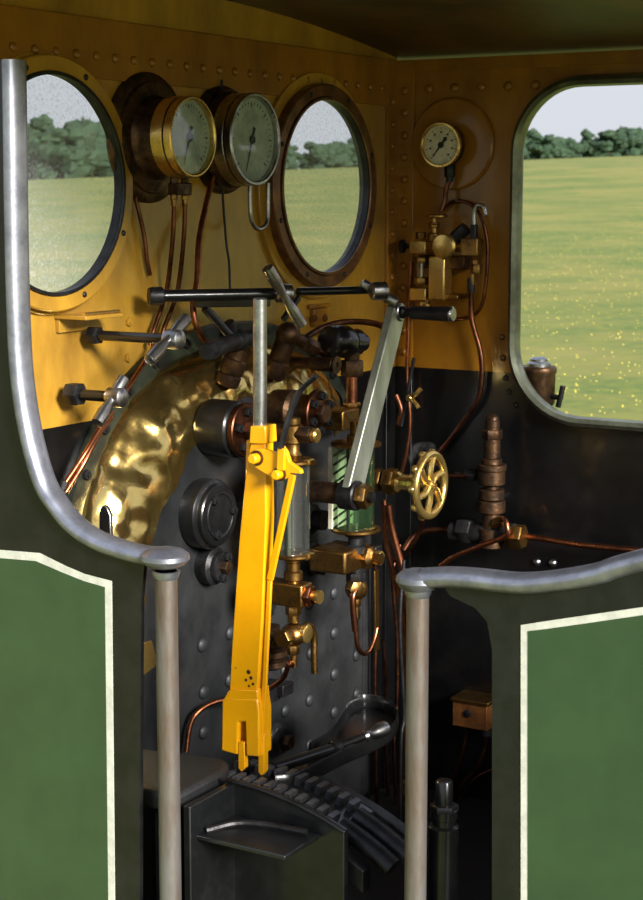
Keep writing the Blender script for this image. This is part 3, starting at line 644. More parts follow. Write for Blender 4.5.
# reverser quadrant
T = fitting('reversing_quadrant', 'black curved notched rack under the yellow reversing lever', 'rack', Y(290, 830, -1.70))
c0 = Y(262, 781, -1.75); RQ = .78
def qz(x, off=0): d = x-(c0.x-.06); return c0.z-.012-(RQ-math.sqrt(max(RQ*RQ-d*d, .01)))+off
def arcplate(y0, y1, xa, xb, top, hgt, name, m='black'):
    n = 28; P = [V((xa+(xb-xa)*i/n, y0, qz(xa+(xb-xa)*i/n, top))) for i in range(n+1)]; Q = [V((p.x, y0, p.z-hgt)) for p in reversed(P)]
    return MB().prism(P+Q, (0, y1-y0, 0)).out(name, m, T, bevel=.003)
xa = c0.x-.13; xb = c0.x+.24
arcplate(-1.79, -1.62, xa, xb, 0, .05, 'rack_bed')
arcplate(-1.835, -1.80, xa, xb+.09, -.012, .055, 'side_rail', 'iron'); arcplate(-1.61, -1.575, xa, xb+.12, -.006, .05, 'side_rail', 'iron')
for y_ in (-1.762, -1.665):
    for k in range(-4, 10):
        xx = c0.x+.029*k
        if xx > xb-.015: break
        o = stud('rack_tooth', T, (xx, y_, qz(xx)-.001), EZ, .01, .01, 'iron')
        if 'tooth' not in _proto:
            b = MB().box((0,0,.010), .0074, .021, .012); me = bpy.data.meshes.new('rack_tooth'); me.from_pydata(b.v, [], b.f); me.materials.append(M['tooth']); _proto['tooth'] = me
        o.data = _proto['tooth']; o.rotation_euler = (0, math.asin(min(1, (xx-(c0.x-.06))/RQ)), 0)
for y_ in (-1.765, -1.69): MB().tube([V((xb-.01+.02*k, y_, qz(xb-.01+.02*k, .006))) for k in range(8)], .028, 12, smooth=False, ry=.022, side=(0,1,0)).out('end_block', 'iron', T)
T2 = fitting('quadrant_casing', 'black open box casing with curved back edge in front of the reverser rack', 'casing', Y(250, 840, -1.85))
n = 24; Cc = Y(229, 779, -1.86); xe = xb+.06
def cz_(x): d = x-Cc.x; return Cc.z-(.85-math.sqrt(.85**2-d*d))
xs = [Cc.x+(xe-Cc.x)*i/n for i in range(n+1)]
MB().prism([V((x_, -1.87, cz_(x_))) for x_ in xs]+[V((xe, -1.87, ZF+.02)), V((Cc.x, -1.87, ZF+.02))], (0,.02,0)).out('back_plate', 'black', T2, bevel=.003)
MB().tube([V((x_, -1.872, cz_(x_)+.002)) for x_ in xs], .006, 8, smooth=False).out('edge_bead', 'iron', T2)
MB().box((Cc.x+.012, -1.955, (Cc.z+ZF)/2), .010, .095, (Cc.z-ZF)/2-.004).out('end_plate', 'black', T2, bevel=.003)
MB().box((Cc.x+.13, -1.95, Cc.z-.085), .13, .075, .006).out('inner_shelf', 'black', T2, bevel=.003)
MB().tube([V((Cc.x+.03,-2.0,Cc.z-.075)), V((Cc.x+.07,-1.94,Cc.z-.07)), V((Cc.x+.13,-1.91,Cc.z-.07)), V((Cc.x+.24,-1.90,Cc.z-.07))], .008, 8).out('curved_rib', 'iron', T2)
# seat / tool locker
zt = Cc.z+.025
T = fitting('padded_seat', 'dark padded seat edge beside the left handrail pillar, left of the lever', 'seat', V((.28,-1.9,ZF)))
zt = Y(177,797,-2.04).z
pts = [Z(112,744,zt), Z(222,757,zt), Z(229,762,zt), Z(225,770,zt), Z(178,795,zt), Z(112,800,zt)]
for p in pts: p.y = max(p.y, -2.05)
MB().prism(pts, (0,0,-.045)).out('cushion', 'leather', T, bevel=.012)
pc = sum(pts, V((0,0,0)))/6
MB().prism([pc+(p-pc)*.6-V((0,0,.045)) for p in pts], (0,0,-(zt-.05-ZF))).out('locker', 'black', T, bevel=.004)

# fire hole tray
zt = .335
T = fitting('drip_tray', 'black rounded tray bracket sticking out from the backhead foot, right of the lever', 'tray', Z(340, 745, zt-.05))
out_ = [(262,772),(285,762),(310,750),(330,738),(342,722),(350,708),(362,702),(378,703),(392,709),(397,720),(392,732),(372,744),(345,756),(318,770),(296,781),(275,784)]
MB().prism([Z(px, py, zt-.02) for px, py in out_], (0,0,-.012)).out('tray_base', 'black', T, bevel=.002)
MB().tube([Z(px, py, zt) for px, py in out_[2:]], .005, 8, ry=.022, side=(1,0,0)).out('tray_rim', 'black', T)
T = fitting('slide_handle', 'black ribbed bar with turned steel end knob lying in the tray', 'handle', Z(330, 740, zt))
h0, h1, h2 = Z(274,768,zt+.015), Z(335,748,zt+.02), Z(363,737,zt+.03)
MB().cyl(h0, h1, .0145, n=18).out('shaft', 'black', T)
MB().cyl(h1, h2, .011, n=14).lathe(h1-(h2-h1).normalized()*.01, h2-h1, [(.018,0),(.024,.006),(.024,.02),(.018,.026)], 18).out('link', 'iron', T)
h3 = Z(386,728,zt+.035)
MB().lathe(h2, h3-h2, [(.012,0),(.016,.01),(.012,.02),(.011,.03),(.016,.045),(.021,.065),(.02,.082),(.012,.09)], 20).out('knob', 'steel', T)
T = fitting('damper_boss', 'large dark bolt boss on the backhead just above the ribbed bar', 'boss', X(287, 740, BX))
s_ = X(287,742,.16); MB().lathe(V((BX,s_.y,s_.z)), EX, [(.055,0),(.05,.01),(.04,.016),(.038,.03)], 26).out('boss', 'plate', T)
MB().hex(V((BX+.03,s_.y,s_.z)), V((BX+.055,s_.y,s_.z)), .024).out('nut', 'bronze', T)
T = fitting('support_block', 'small black step block bolted to the backhead behind the yellow lever', 'block', X(282, 690, BX))
s_ = X(280,688,.15); MB().box(s_, .03, .03, .018).box(s_-V((.01,.04,.0)), .02, .03, .03).out('block', 'iron', T, bevel=.004)
T = fitting('blower_valve', 'stack of dark ribbed rings half hidden by the yellow lever under the left gauge', 'valve', X(272, 655, .2))
s_ = X(268,650,.22); MB().lathe(V((.22,s_.y,s_.z-.05)), EZ, [(.04,0),(.06,.01),(.06,.025),(.045,.03),(.062,.04),(.062,.055),(.045,.06),(.055,.07),(.055,.085),(.035,.09),(.035,.12)], 26).out('ribbed_body', 'bronze', T)
MB().cyl(V((BX,s_.y,s_.z)), V((.2,s_.y,s_.z)), .025).out('stem', 'bronze', T)

# ------------------------------------------------------------------ pipes right of the backhead
PR = [
 ('bright copper pipe sweeping down from the handwheel valve past the right pillar cap', [X(388,505,.25), X(392,530,.26), X(400,560,.28), X(407,590,.30), X(412,640,.30), X(413,700,.30), X(412,760,.3), X(411,862,.3)], .012, 'copper'),
 ('second copper pipe running beside the bright one below the handwheel', [X(384,500,.22), X(386,540,.23), X(395,580,.25), X(404,620,.27), X(407,700,.27), X(406,760,.27), X(405,862,.27)], .009, 'copper'),
 ('thin dull pipe bent away behind the drain hook of the right water gauge', [X(400,545,.12), X(393,570,.12), X(394,600,.12), X(397,640,.12), X(397,700,.12), X(394,740,.12), X(396,800,.12), X(396,850,.12)], .0065, 'dcopper'),
 ('dull copper pipe hanging straight down just right of the backhead edge', [X(375,560,.15), X(376,620,.15), X(375,680,.15), X(376,740,.15), X(377,850,.15)], .0065, 'dcopper'),
 ('dark thin pipe farthest back between backhead and right pillar', [X(383,640,.06), X(386,680,.06), X(385,730,.06), X(388,780,.06), X(388,850,.06)], .006, 'dcopper'),
 ('copper pipe curving under the brass handwheel to the left', [X(424,516,.30), X(420,530,.28), X(412,545,.25), X(402,556,.2), X(392,562,.16)], .0075, 'dcopper'),
 ('thin iron-grey pipe with a bow next to the right pillar', [X(404,560,.5), X(400,620,.5), X(403,690,.5), X(404,720,.5), X(401,745,.5), X(400,862,.5)], .0055, 'iron')]
for lab, pts, r_, m_ in PR: pipe('copper_pipe' if m_ != 'iron' else 'iron_pipe', lab, pts, r_, m_, group='pipes beside the backhead' if m_ != 'iron' else None)
T = fitting('pipe_clip', 'flat bronze clip strip holding the pipes right of the water gauge drain', 'clip', X(378, 640, .2))
MB().beam(X(376,570,.22), X(377,650,.22), .026, .006, EY).out('strip', 'dbrass', T, bevel=.001)
T = fitting('pipe_clip', 'small bronze clip across the pipes left of the right pillar foot', 'clip', X(408,784,.3))
MB().box(X(411,784,.32), .012, .05, .022).out('strip', 'dbrass', T, bevel=.003)
# pipes and fittings on the side wall
pw = lambda px, py, y=-.03: Y(px, py, y)
PS = [
 ('copper pipe dropping from the brass lubricator and bending left down the side wall', [pw(471,290), pw(472,320), pw(480,350), pw(482,375), pw(478,400), pw(464,420), pw(452,437), pw(440,452)], .0085, 'dcopper'),
 ('thin copper pipe looping round the right of the brass lubricator', [pw(440,212,-.02), pw(452,202,-.02), pw(468,203,-.02), pw(480,215,-.02), pw(487,240,-.02), pw(487,270,-.02), pw(483,300,-.02), pw(474,315,-.02), pw(455,320,-.02)], .006, 'dcopper'),
 ('thin copper pipe running down the wall corner into the black lower panel', [pw(411,262,-.04), pw(409,300,-.04), pw(408,340,-.04), pw(407,380,-.04), pw(410,420,-.04), pw(407,450,-.04), pw(402,472,-.04)], .007, 'copper'),
 ('copper pipe linking the brass handwheel valve to the tall safety valve', [pw(440,475,-.12), pw(452,476,-.12), pw(466,476,-.12)], .006, 'dcopper'),
 ('copper pipe running right from the hex union along the black side wall', [pw(523,536,-.07), pw(545,539,-.07), pw(567,543,-.07), pw(600,547,-.07), pw(660,552,-.07)], .010, 'copper'),
 ('dull copper pipe running left from the tee towards the handwheel', [pw(462,531,-.10), pw(445,530,-.10), pw(425,531,-.10), pw(412,538,-.12), pw(404,550,-.14)], .010, 'dcopper'),
 ('copper pipe looping over the tee and falling left to the pillar cap', [pw(499,521,-.13), pw(504,519,-.14), pw(507,526,-.15), pw(505,536,-.15), pw(480,546,-.15), pw(455,556,-.15), pw(440,566,-.15)], .0085, 'copper'),
 ('very short curved copper elbow left of the brass wing nut', [pw(396,395,-.3), pw(401,410,-.3), pw(398,425,-.3)], .009, 'dcopper')]
for lab, pts, r_, m_ in PS: pipe('copper_pipe', lab, pts, r_, m_, group='pipes on the side wall')
T = fitting('drain_rod', 'thin black rod with brass wing nut against the black corner panel', 'rod', pw(406,425,-.1))
MB().cyl(pw(414,358,-.1), pw(401,426,-.1), .006, n=10).out('rod', 'rubber', T)
c = pw(410,398,-.12); MB().lathe(c+EY*.01, -EY, [(.012,0),(.012,.02),(.008,.024)], 14).tube([c, pw(416,394,-.13), pw(421,389,-.13)], .008, 8).tube([c, pw(415,403,-.13), pw(419,408,-.13)], .008, 8).out('wing_nut', 'brass', T)
# dial gauge on side wall
gc = pw(441, 145, -.07); rg = 22.5*U(gc)
T = fitting('pressure_gauge', 'small cream-faced dial gauge on a round plate on the brown side wall', 'gauge', V((gc.x, 0, gc.z-rg)))
bc = pw(453, 144, 0); MB().lathe(V((bc.x,-.001,bc.z)), -EY, [(.150,0),(.150,.008),(.143,.014),(.05,.014)], 56).out('wall_plate', 'wallb', T)
MB().lathe(V((gc.x,-.013,gc.z)), -EY, [(rg*.7,0),(rg*.7,.02),(rg*.95,.024),(rg*.97,.055)], 40).out('case', 'bronze', T)
MB().annulus(V((gc.x,-.066,gc.z)), -EY, rg*.86, rg, .014, 48).out('bezel', 'brass', T)
d = MB().lathe(V((gc.x,-.066,gc.z)), -EY, [(rg*.9,0),(rg*.9,.003)], 40).out('dial', 'dial', T)
t = MB()
for k in range(33):
    an = R(230-k*8.75); dr = EX*math.cos(an)+EZ*math.sin(an); L = .13 if k % 4 == 0 else .06
    t.beam(V((gc.x,-.0695,gc.z))+dr*rg*.80, V((gc.x,-.0695,gc.z))+dr*rg*(.80-L), .0022 if k % 4 == 0 else .0012, .0006, dr.cross(EY))
for k in range(9):
    an = R(230-k*35); dr = EX*math.cos(an)+EZ*math.sin(an); c = V((gc.x,-.0695,gc.z))+dr*rg*.56
    t.box(c, .0035, .0003, .003)
t.out('scale_marks', 'ink', d)
an = R(232); dr = EX*math.cos(an)+EZ*math.sin(an); cc = V((gc.x,-.0715,gc.z))
MB().beam(cc-dr*rg*.33, cc+dr*rg*.68, .009, .0012, dr.cross(EY), .002).lathe(cc+V((0,.001,0)), -EY, [(.010,0),(.010,.004)], 16).box(cc-dr*rg*.33, .006,.0008,.006).out('needle', 'ink', d)
pz = gc.z-rg
MB().hex(V((gc.x+.02,-.045,pz+.012)), V((gc.x+.02,-.045,pz-.03)), .018).cyl(V((gc.x+.02,-.045,pz-.02)), V((gc.x+.02,-.045,pz-.045)), .012).out('union_nut', 'iron', T)
pipe('copper_pipe', 'short copper pipe joining the cream dial gauge to the lubricator below', [V((gc.x+.02,-.045,pz-.04)), pw(446,190,-.045), pw(445,200,-.05), pw(441,212,-.055)], .008, 'dcopper', group='pipes on the side wall')
# sight-feed lubricator
T = fitting('lubricator', 'polished brass lubricator with round cap and sight tube below the cream dial gauge', 'lubricator', pw(432, 310, -.08))
L = lambda px, py: Y(px, py, -.085)
def lat(nm, m_, px, y1, y2, prof, n=20, yy=-.085):
    p, q = Y(px, y1, yy), Y(px, y2, yy); h = (q-p).length; MB().lathe(p, q-p, [(r_, f*h) for r_, f in prof], n).out(nm, m_, T)
lat('left_tube', 'dbrass', 426, 308, 236, [(.012,0),(.018,.02),(.018,.06),(.010,.07),(.010,.12)], 18)
MB().hex(L(423,309), L(423,301), .022).out('foot_nut', 'dbrass', T)
for q_ in (294, 247): MB().box(L(421,q_), .030, .026, .020).out('tube_block', 'brass', T, bevel=.003)
for q_ in ((285,277),(263,257)): MB().hex(L(421,q_[0]), L(421,q_[1]), .025).out('packing_nut', 'dbrass', T)
MB().cyl(L(421,277), L(421,263), .014, n=18).out('sight_glass', 'gglass', T)
MB().box(L(440,278), .030, .028, .072).out('oil_chamber', 'brass', T, bevel=.006)
MB().lathe(Y(446,246,-.105), -EY, [(.03,0),(.040,.004),(.042,.018),(.036,.026),(.015,.030)], 32).out('filler_cap', 'brass', T)
MB().hex(L(421,239), L(421,232), .018).out('top_plug', 'dbrass', T)
lat('valve_stem', 'dbrass', 434, 240, 216, [(.02,0),(.02,.25),(.012,.3),(.012,.6),(.022,.65),(.010,.7),(.010,1)], 18)
MB().lathe(L(437,218), EZ, [(.028,0),(.036,.003),(.036,.009),(.028,.012)], 28).out('top_handwheel', 'dbrass', T)
MB().cyl(L(440,246), L(476,247), .018, n=16).box(L(472,247), .030,.024,.028).out('right_block', 'dbrass', T, bevel=.003)
MB().cyl(L(420,247), L(403,246), .008, n=12).lathe(L(405,246), L(400,246)-L(405,246), [(.012,0),(.022,.004),(.022,.014),(.012,.018)], 20).out('side_knob', 'iron', T)
MB().hex(L(475,260), L(475,272), .014).cyl(L(472,272), L(471,290), .012, n=14).hex(L(476,264), L(476,274), .020).out('outlet_nut', 'dbrass', T)
MB().cyl(L(471,278), L(471,292), .013, n=14).out('outlet_sleeve', 'iron', T)
MB().box(L(474,232), .010,.012,.024).out('hose_socket', 'iron', T, bevel=.003)
MB().tube([L(474,228), L(474,214), L(477,206), L(483,206), L(486,215)], .007, 10).out('steel_loop', 'steel', T)
MB().box(Y(445,262,-.035), .085, .030, .022).out('mounting_bracket', 'bronze', T, bevel=.003)
MB().box(Y(450,296,-.05), .05,.045,.008).out('lower_shelf', 'dbrass', T, bevel=.003)
MB().hex(L(434,228), L(434,222), .018).out('stem_nut', 'dbrass', T); MB().cyl(L(455,238), L(466,228), .022, n=18).out('rear_bulb', 'iron', T)
# tall valve on black wall
T = fitting('safety_valve', 'tall dark brass capped valve column on the black side wall above the right pillar', 'valve', pw(491, 560, -.1))
YV = -.10
c = Y(491, 520, YV); u_ = U(c)
def vz(py): return Y(491, py, YV).z
col = MB()
for r_, a_, b_ in ((.042,547,528),(.030,528,512),(.046,512,500),(.042,499,489),(.024,489,484),(.044,484,470),(.048,470,464),(.033,464,458),(.027,458,434),(.024,430,420)):
    col.cyl(V((c.x,c.y,vz(a_))), V((c.x,c.y,vz(b_))), r_, n=26, bev=.002)
col.sph(V((c.x,c.y,vz(420))), .023, n=16)
col.out('column', 'bronze', T)
MB().hex(V((c.x,c.y,vz(439))), V((c.x,c.y,vz(429))), .034).out('cap_hexagon', 'bronze', T)
MB().cyl(Y(452,532,YV), Y(515,534,YV), .034, n=24).out('tee', 'iron', T)
MB().hex(Y(459,530,YV), Y(473,531,YV), .043).out('union_nut', 'iron', T)
MB().hex(Y(508,536,YV), Y(524,537,YV), .042).out('union_nut', 'dbrass', T)
MB().hex(Y(466,475,YV), Y(477,475,YV), .022).cyl(Y(456,475,YV), Y(467,475,YV), .011).out('side_nut', 'iron', T)
MB().hex(Y(494,524,-.12), Y(503,521,-.12), .02).out('loop_nut', 'dbrass', T)
MB().cyl(Y(491,500,YV), Y(491,500,0), .02, n=14).out('wall_stud', 'iron', T)
for px, py in ((537,562), (553,563)): stud('rivet', ws, Y(px, py, 0), -EY, .014, .012, 'steel')
# oil pot outside the opening
T = fitting('oil_pot', 'round brown oil pot with stepped cap standing outside the side window opening', 'pot', Y(538, 408, .12))
c = Y(538, 400, .10)
def oz(py): return Y(538, py, .10).z
MB().lathe(V((c.x,c.y,0)), EZ, [(.05,oz(405)),(.056,oz(402)),(.056,oz(374)),(.060,oz(372)),(.060,oz(368)),(.055,oz(366))], 32).out('bowl', 'bronze', T)
MB().lathe(V((c.x,c.y,0)), EZ, [(.040,oz(367)),(.040,oz(363)),(.034,oz(362)),(.030,oz(361)),(.030,oz(359)),(.02,oz(357))], 28).out('cap', 'steel', T)
MB().cyl(V((c.x,c.y,oz(404))), V((c.x,c.y,oz(425))), .02, n=16).box((c.x,.06,oz(428)), .05,.055,.01).out('bracket', 'iron', T)
MB().cyl(Y(548,396,.09), Y(562,398,.08), .009).cyl(Y(563,386,.08), Y(558,407,.08), .009).out('tap', 'iron', T)
# junction box
T = fitting('junction_box', 'small brown metal box on the dark wall between the right pillar and green panel', 'box', Y(474, 726, -.04))
c = Y(476, 712, -.055); hw = 19*U(c); hh = 13*U(c)
MB().box(c, hw, .05, hh).out('body', 'box', T, bevel=.003)
MB().box(c+V((0,0,hh+.005)), hw+.006, .056, .006).out('lid', 'dbrass', T, bevel=.002)
MB().lathe(c+V((-hw*.1,-.05,.008)), -EY, [(.013,0),(.013,.006),(.009,.008)], 18).out('keyhole', 'ink', T)
for s2 in (-.55, .6): MB().cyl(c+V((hw*s2,0,-hh-.03)), c+V((hw*s2,0,-hh)), .020, n=14).out('cable_gland', 'iron', T)
g_ = 'cables under the brown box'
bp = lambda s2: c+V((hw*s2,0,-hh-.028))
pipe('cable', 'left cable dropping from the brown box', [bp(-.55), Y(464,745,-.055), Y(458,765,-.055), Y(449,785,-.055), Y(446,800,-.05), Y(446,826,-.05)], .007, 'dcopper', 'cable', g_)
pipe('cable', 'right cable dropping from the brown box and curving left', [bp(.6), Y(484,750,-.055), Y(476,770,-.055), Y(462,785,-.055), Y(455,805,-.055), Y(453,826,-.055)], .007, 'dcopper', 'cable', g_)
pipe('cable', 'lowest cable coming out from behind the green panel to beneath the brown box', [Y(510,765,-.03), Y(490,771,-.03), Y(474,780,-.03), Y(464,795,-.03), Y(460,825,-.03), Y(459,826,-.03)], .006, 'dcopper', 'cable', g_)
T = fitting('water_valve', 'black upright bolt-like valve low beside the right pillar', 'valve', Y(444, 860, -1.5))
c = Y(444, 800, -1.50); 
def wz(py): return Y(444, py, -1.50).z
MB().lathe(V((c.x,c.y,0)), EZ, [(.038,ZF),(.038,wz(826)),(.030,wz(824)),(.030,wz(818)),(.034,wz(817)),(.034,wz(809)),(.022,wz(807)),(.022,wz(782)),(.018,wz(780))], 20).out('spindle_body', 'black', T)
MB().hex(V((c.x,c.y,wz(812))), V((c.x,c.y,wz(804))), .036).out('hexagon', 'iron', T)
T = fitting('brass_plate', 'small yellow brass corner plate low on the backhead left of the left pillar', 'plate', X(146, 676, BX+.012))
MB().prism([X(138,644,BX+.012), X(150,640,BX+.012), X(157,664,BX+.012), X(138,678,BX+.012)], (.006,0,0)).out('plate', 'brass', T, bevel=.001)
# steel hook seen above left coping
T = fitting('shovel_hook', 'small dark steel rounded tab standing in front of the brass casing at far left', 'bracket', Y(105, 530, -1.95))
MB().prism([Y(px, py, -1.95) for px, py in ((99,560),(99,512),(101,507),(104,505),(107,508),(110,516),(111,560))], (0,.012,0)).out('tab', 'steel', T, bevel=.002)

# ------------------------------------------------------------------ near side sheets, coping and pillars
def sheet(name, label, poly, green, gx, coping, grp):
    T = fitting(name, label, 'panel', Y(sum(p[0] for p in poly)/len(poly), 880, YN), grp)
    MB().prism([Y(px, py, YN) for px, py in poly], (0,.012,0)).out('black_sheet', 'black', T)
    MB().prism([Y(px, py, YN-.0004) for px, py in green], (0,-.0012,0)).out('cream_line', 'line', T)
    MB().prism([Y(px, py, YN-.0014) for px, py in gx], (0,-.0012,0)).out('green_panel', 'green', T)
    MB().tube([Y(px, py, YN+.006) for px, py in coping], .021, 14, ry=.034, side=(0,0,1)).out('steel_coping', 'rail', T)
    return T
BOT = 1190
lT = sheet('cab_side_sheet', 'left green and black cab side sheet with cream line and steel coping', 
  [(-60,60),(14,60),(18,300),(24,400),(40,480),(70,528),(92,543),(115,552),(145,557),(141,600),(140,760),(140,BOT),(-60,BOT)],
  [(-60,545),(40,553),(66,566),(85,574),(112,581),(118,BOT),(-60,BOT)],
  [(-60,553),(36,561),(64,573),(84,581),(105,587),(111.5,BOT),(-60,BOT)],
  [(14,60),(18,300),(25,400),(42,475),(60,507),(78,527),(100,541),(125,550),(145,555),(160,556)], 'cab side sheets framing the doorway')
MB().lathe(Y(165,557,YN+.006), EZ, [(.026,-.024),(.044,-.017),(.055,-.004),(.054,.006),(.042,.015),(.024,.020),(.004,.022)], 32).out('coping_end', 'rail', lT)
rT = sheet('cab_side_sheet', 'right green and black cab side sheet with cream line and wavy steel coping',
  [(900,500),(643,563),(600,576),(560,581),(520,583),(440,581),(450,596),(475,608),(487,622),(492,650),(492,BOT),(900,BOT)],
  [(900,562),(643,607),(567,618),(540,622),(521,625),(521,BOT),(900,BOT)],
  [(900,570),(643,615),(567,626),(545,629),(528,631),(528,BOT),(900,BOT)],
  [(900,497),(643,560),(600,573),(560,580),(520,583),(480,579),(450,577),(425,578)], 'cab side sheets framing the doorway')
MB().lathe(Y(418,579,YN+.006), EZ, [(.024,-.024),(.036,-.018),(.045,-.004),(.044,.006),(.036,.014),(.022,.019),(.004,.021)], 32).out('coping_end', 'rail', rT)
for px, y0, lab in ((166, 568, 'left upright steel handrail pillar of the doorway'), (418, 585, 'right upright steel handrail pillar of the doorway')):
    p = Y(px, y0, YN+.006); r_ = 11.3*U(p); T = fitting('handrail_pillar', lab+', under its coping end', 'pillar', V((p.x, p.y, ZF)), 'doorway handrail pillars')
    MB().cyl(V((p.x,p.y,ZF)), V((p.x,p.y,p.z-.006)), r_, n=28).out('tube', 'wsteel', T)
    MB().lathe(V((p.x,p.y,p.z-.024)), EZ, [(r_,0),(r_*1.12,.004),(r_*1.25,.014),(r_*1.3,.018)], 28).out('collar', 'rail', T)
    MB().lathe(V((p.x,p.y,ZF)), EZ, [(r_*1.8,0),(r_*1.8,.015),(r_*1.1,.025)], 24).out('foot', 'iron', T)

# ------------------------------------------------------------------ outdoors
def gh(x, y):
    d = V((x, y, 0))-V((CAM.x, CAM.y, 0)); r = d.length
    az = math.atan2(d.dot(RGT), max(d.dot(V((-math.sin(YAW), math.cos(YAW), 0))), .001*r))
    u_ = max(-300, min(330, F*math.tan(max(-.5, min(.5, az)))))
    far = 1.75+(26+.040*u_)/F*r
    t = min(1, max(0, (r-12)/200)); t = t*t*(3-2*t)
    return (-1.25)*(1-t)+far*t
b = MB(); rows = []; NA = 96; radii = [0.5, 6, 10, 15, 22, 30, 40, 52, 66, 82, 100, 125, 150, 180, 215, 250, 290, 340, 420, 600]
for r_ in radii:
    row = []
    for i in range(NA):
        t = 2*PI*i/NA; x_, y_ = CAM.x+r_*math.cos(t), CAM.y+r_*math.sin(t); row.append(len(b.v)); b.v.append(V((x_, y_, gh(x_, y_) if r_ < 260 else gh(CAM.x+260*math.cos(t), CAM.y+260*math.sin(t))+(0 if r_ < 300 else -(r_-300)*.02))))
    rows.append(row)
b.loft(rows, caps=False); b.f.append(tuple(rows[0])); g = b.out('ground', 'grass', kind='structure', org=V((0,0,0)))
# flowers
b = MB(); random.seed(3)
H = V((-math.sin(YAW), math.cos(YAW), 0))
for i in range(1600):
    u_ = random.choice([random.uniform(-330,-180), random.uniform(-60,80), random.uniform(180,330), random.uniform(180,330)])
    r_ = random.uniform(18, 90)**1.0; p = CAM+(H+RGT*(u_/F))*r_; z = gh(p.x, p.y)+random.uniform(.15,.5)
    s2 = random.uniform(.010,.022); k = len(b.v); c = V((p.x,p.y,z))
    b.v += [c+V((s2,0,0)), c+V((-s2*.5,s2*.8,0)), c+V((-s2*.5,-s2*.8,0)), c+V((0,0,s2))]; b.f += [(k,k+1,k+3),(k+1,k+2,k+3),(k+2,k,k+3),(k,k+2,k+1)]
b.out('meadow_flowers', 'flower', None, 'yellow wildflowers scattered through the grass meadow beyond the cab', 'flowers', kind='stuff', org=V((0,0,0)), flat=True)
# trees
def tree_mesh(seed, w, h):
    rr = random.Random(seed); b = MB()
    for k in range(26):
        a_ = rr.uniform(0, 2*PI); zz = rr.uniform(.12, .92); rad = w*.5*math.sqrt(max(.05, 1-(2*(zz-.45))**2))*rr.uniform(.2,.85)
        c = V((rad*math.cos(a_), rad*math.sin(a_), zz*h)); br = rr.uniform(.14,.24)*w; n = 12; k0 = len(b.v)
        b.sph(c, br, (1,1,.9), n)
        for i in range(k0, len(b.v)):
            p = b.v[i]; d_ = (p-c).normalized(); b.v[i] = p+d_*br*.5*noise.noise(p*1.7+V((seed,0,0)))+d_*br*.3*noise.noise(p*5)
    return b
protos = []
for s2, (w, h_) in enumerate(((7.5,9),(9,8),(6.5,10.5))):
    b = tree_mesh(s2*3+1, w, h_); me = bpy.data.meshes.new('crown'); me.from_pydata(b.v, [], b.f); me.materials.append(M['leaf'])
    t = MB().cyl((0,0,-1), (0,0,h_*.6), .35, .15, n=10); mt = bpy.data.meshes.new('trunk'); mt.from_pydata(t.v, [], t.f); mt.materials.append(M['bark'])
    protos.append((me, mt))
def put_tree(u_, r_, sc, k, lab, grp):
    p = CAM+(H+RGT*(u_/F))*r_
    T = thing('tree', lab, 'tree', V((p.x, p.y, gh(p.x, p.y)-.6)), grp); T.scale = (sc*1.45, sc*1.45, sc); T.rotation_euler = (0,0,k*1.7)
    for nm, me in zip(('crown', 'trunk'), protos[k % 3]):
        o = bpy.data.objects.new(nm, me); COL.objects.link(o); o.parent = T
random.seed(11)
def belt(u0, u1, du, sc, lab, grp):
    u_ = u0; k = int(abs(u0))
    while u_ < u1:
        put_tree(u_+random.uniform(-6,6), 222+(k%3)*13, sc*random.uniform(.85,1.15), k, lab, grp); k += 1; u_ += du
belt(-400, -160, 30, .84, 'dark green tree in the row seen through the left round window', 'trees behind the left round window')
belt(-75, 110, 23, .50, 'dark green tree in the row seen through the right round window', 'trees behind the right round window')
belt(165, 400, 19, .44, 'small green tree of the far hedgerow seen through the side opening', 'hedgerow trees beyond the side opening')
for i in range(14):
    a_ = R(-25+i*7); p = V((CAM.x+120*math.cos(a_), CAM.y+120*math.sin(a_), 0))
    T = thing('tree', 'green tree standing in the field to the right, outside the view', 'tree', V((p.x, p.y, gh(p.x, p.y)-.6)), 'trees to the right of the cab'); T.scale = (1.3,)*3; T.rotation_euler = (0,0,i)
    for nm, me in zip(('crown', 'trunk'), protos[i % 3]):
        o = bpy.data.objects.new(nm, me); COL.objects.link(o); o.parent = T

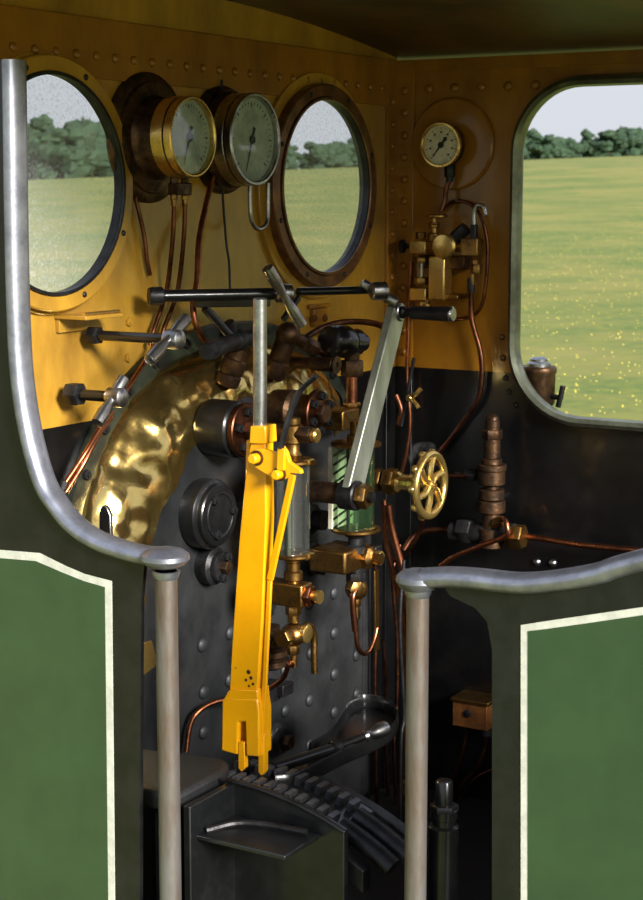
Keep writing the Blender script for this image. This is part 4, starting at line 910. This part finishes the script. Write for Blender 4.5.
# wisp of steam
vm = bpy.data.materials.new('thin_steam'); vm.use_nodes = True; nt = vm.node_tree; nt.nodes.clear()
out = nt.nodes.new('ShaderNodeOutputMaterial'); vs = nt.nodes.new('ShaderNodeVolumePrincipled'); tc = nt.nodes.new('ShaderNodeTexCoord')
nz = nt.nodes.new('ShaderNodeTexNoise'); nz.inputs['Scale'].default_value = 22; nz.inputs['Detail'].default_value = 6
mr = nt.nodes.new('ShaderNodeMapRange'); mr.inputs['From Min'].default_value = .5; mr.inputs['From Max'].default_value = .75; mr.inputs['To Max'].default_value = 14
nt.links.new(tc.outputs['Object'], nz.inputs['Vector']); nt.links.new(nz.outputs['Fac'], mr.inputs['Value']); nt.links.new(mr.outputs['Result'], vs.inputs['Density'])
nt.links.new(vs.outputs[0], out.inputs['Volume']); M['steam'] = vm
MB().sph(Y(424,458,-.22), .055, (1,.8,1.1), 20).out('steam_wisp', 'steam', None, 'faint white wisp of steam rising behind the brass handwheel', 'steam', kind='stuff')

# ------------------------------------------------------------------ light
w = bpy.data.worlds.new('world'); SC.world = w; w.use_nodes = True; nt = w.node_tree; bg = nt.nodes['Background']
tc = nt.nodes.new('ShaderNodeTexCoord'); sp = nt.nodes.new('ShaderNodeSeparateXYZ'); cr = nt.nodes.new('ShaderNodeValToRGB')
nz = nt.nodes.new('ShaderNodeTexNoise'); nz.inputs['Scale'].default_value = 3; nz.inputs['Detail'].default_value = 5
ad = nt.nodes.new('ShaderNodeMath'); ad.operation = 'MULTIPLY_ADD'; ad.inputs[1].default_value = .12
nt.links.new(tc.outputs['Generated'], sp.inputs[0]); nt.links.new(tc.outputs['Generated'], nz.inputs['Vector'])
nt.links.new(nz.outputs['Fac'], ad.inputs[0]); nt.links.new(sp.outputs['Z'], ad.inputs[2]); nt.links.new(ad.outputs[0], cr.inputs['Fac'])
e = cr.color_ramp.elements; e[0].position = .0; e[0].color = lin(206,210,216); e[1].position = .7; e[1].color = lin(188,200,222)
e2 = e.new(.25); e2.color = lin(214,219,228)
nt.links.new(cr.outputs['Color'], bg.inputs['Color']); bg.inputs['Strength'].default_value = .86
sd = bpy.data.lights.new('sun', 'SUN'); so = bpy.data.objects.new('sun', sd); COL.objects.link(so)
sd.energy = 7; sd.angle = R(16); sd.color = (1, .97, .92)
so.rotation_euler = V((-.84, .38, -.36)).to_track_quat('-Z', 'Y').to_euler(); so.location = (4,-8,5)

SC.view_settings.view_transform = 'Standard'; SC.view_settings.look = 'None'; SC.view_settings.gamma = 1
SC.view_settings.exposure = .35; SC.view_settings.use_curve_mapping = False
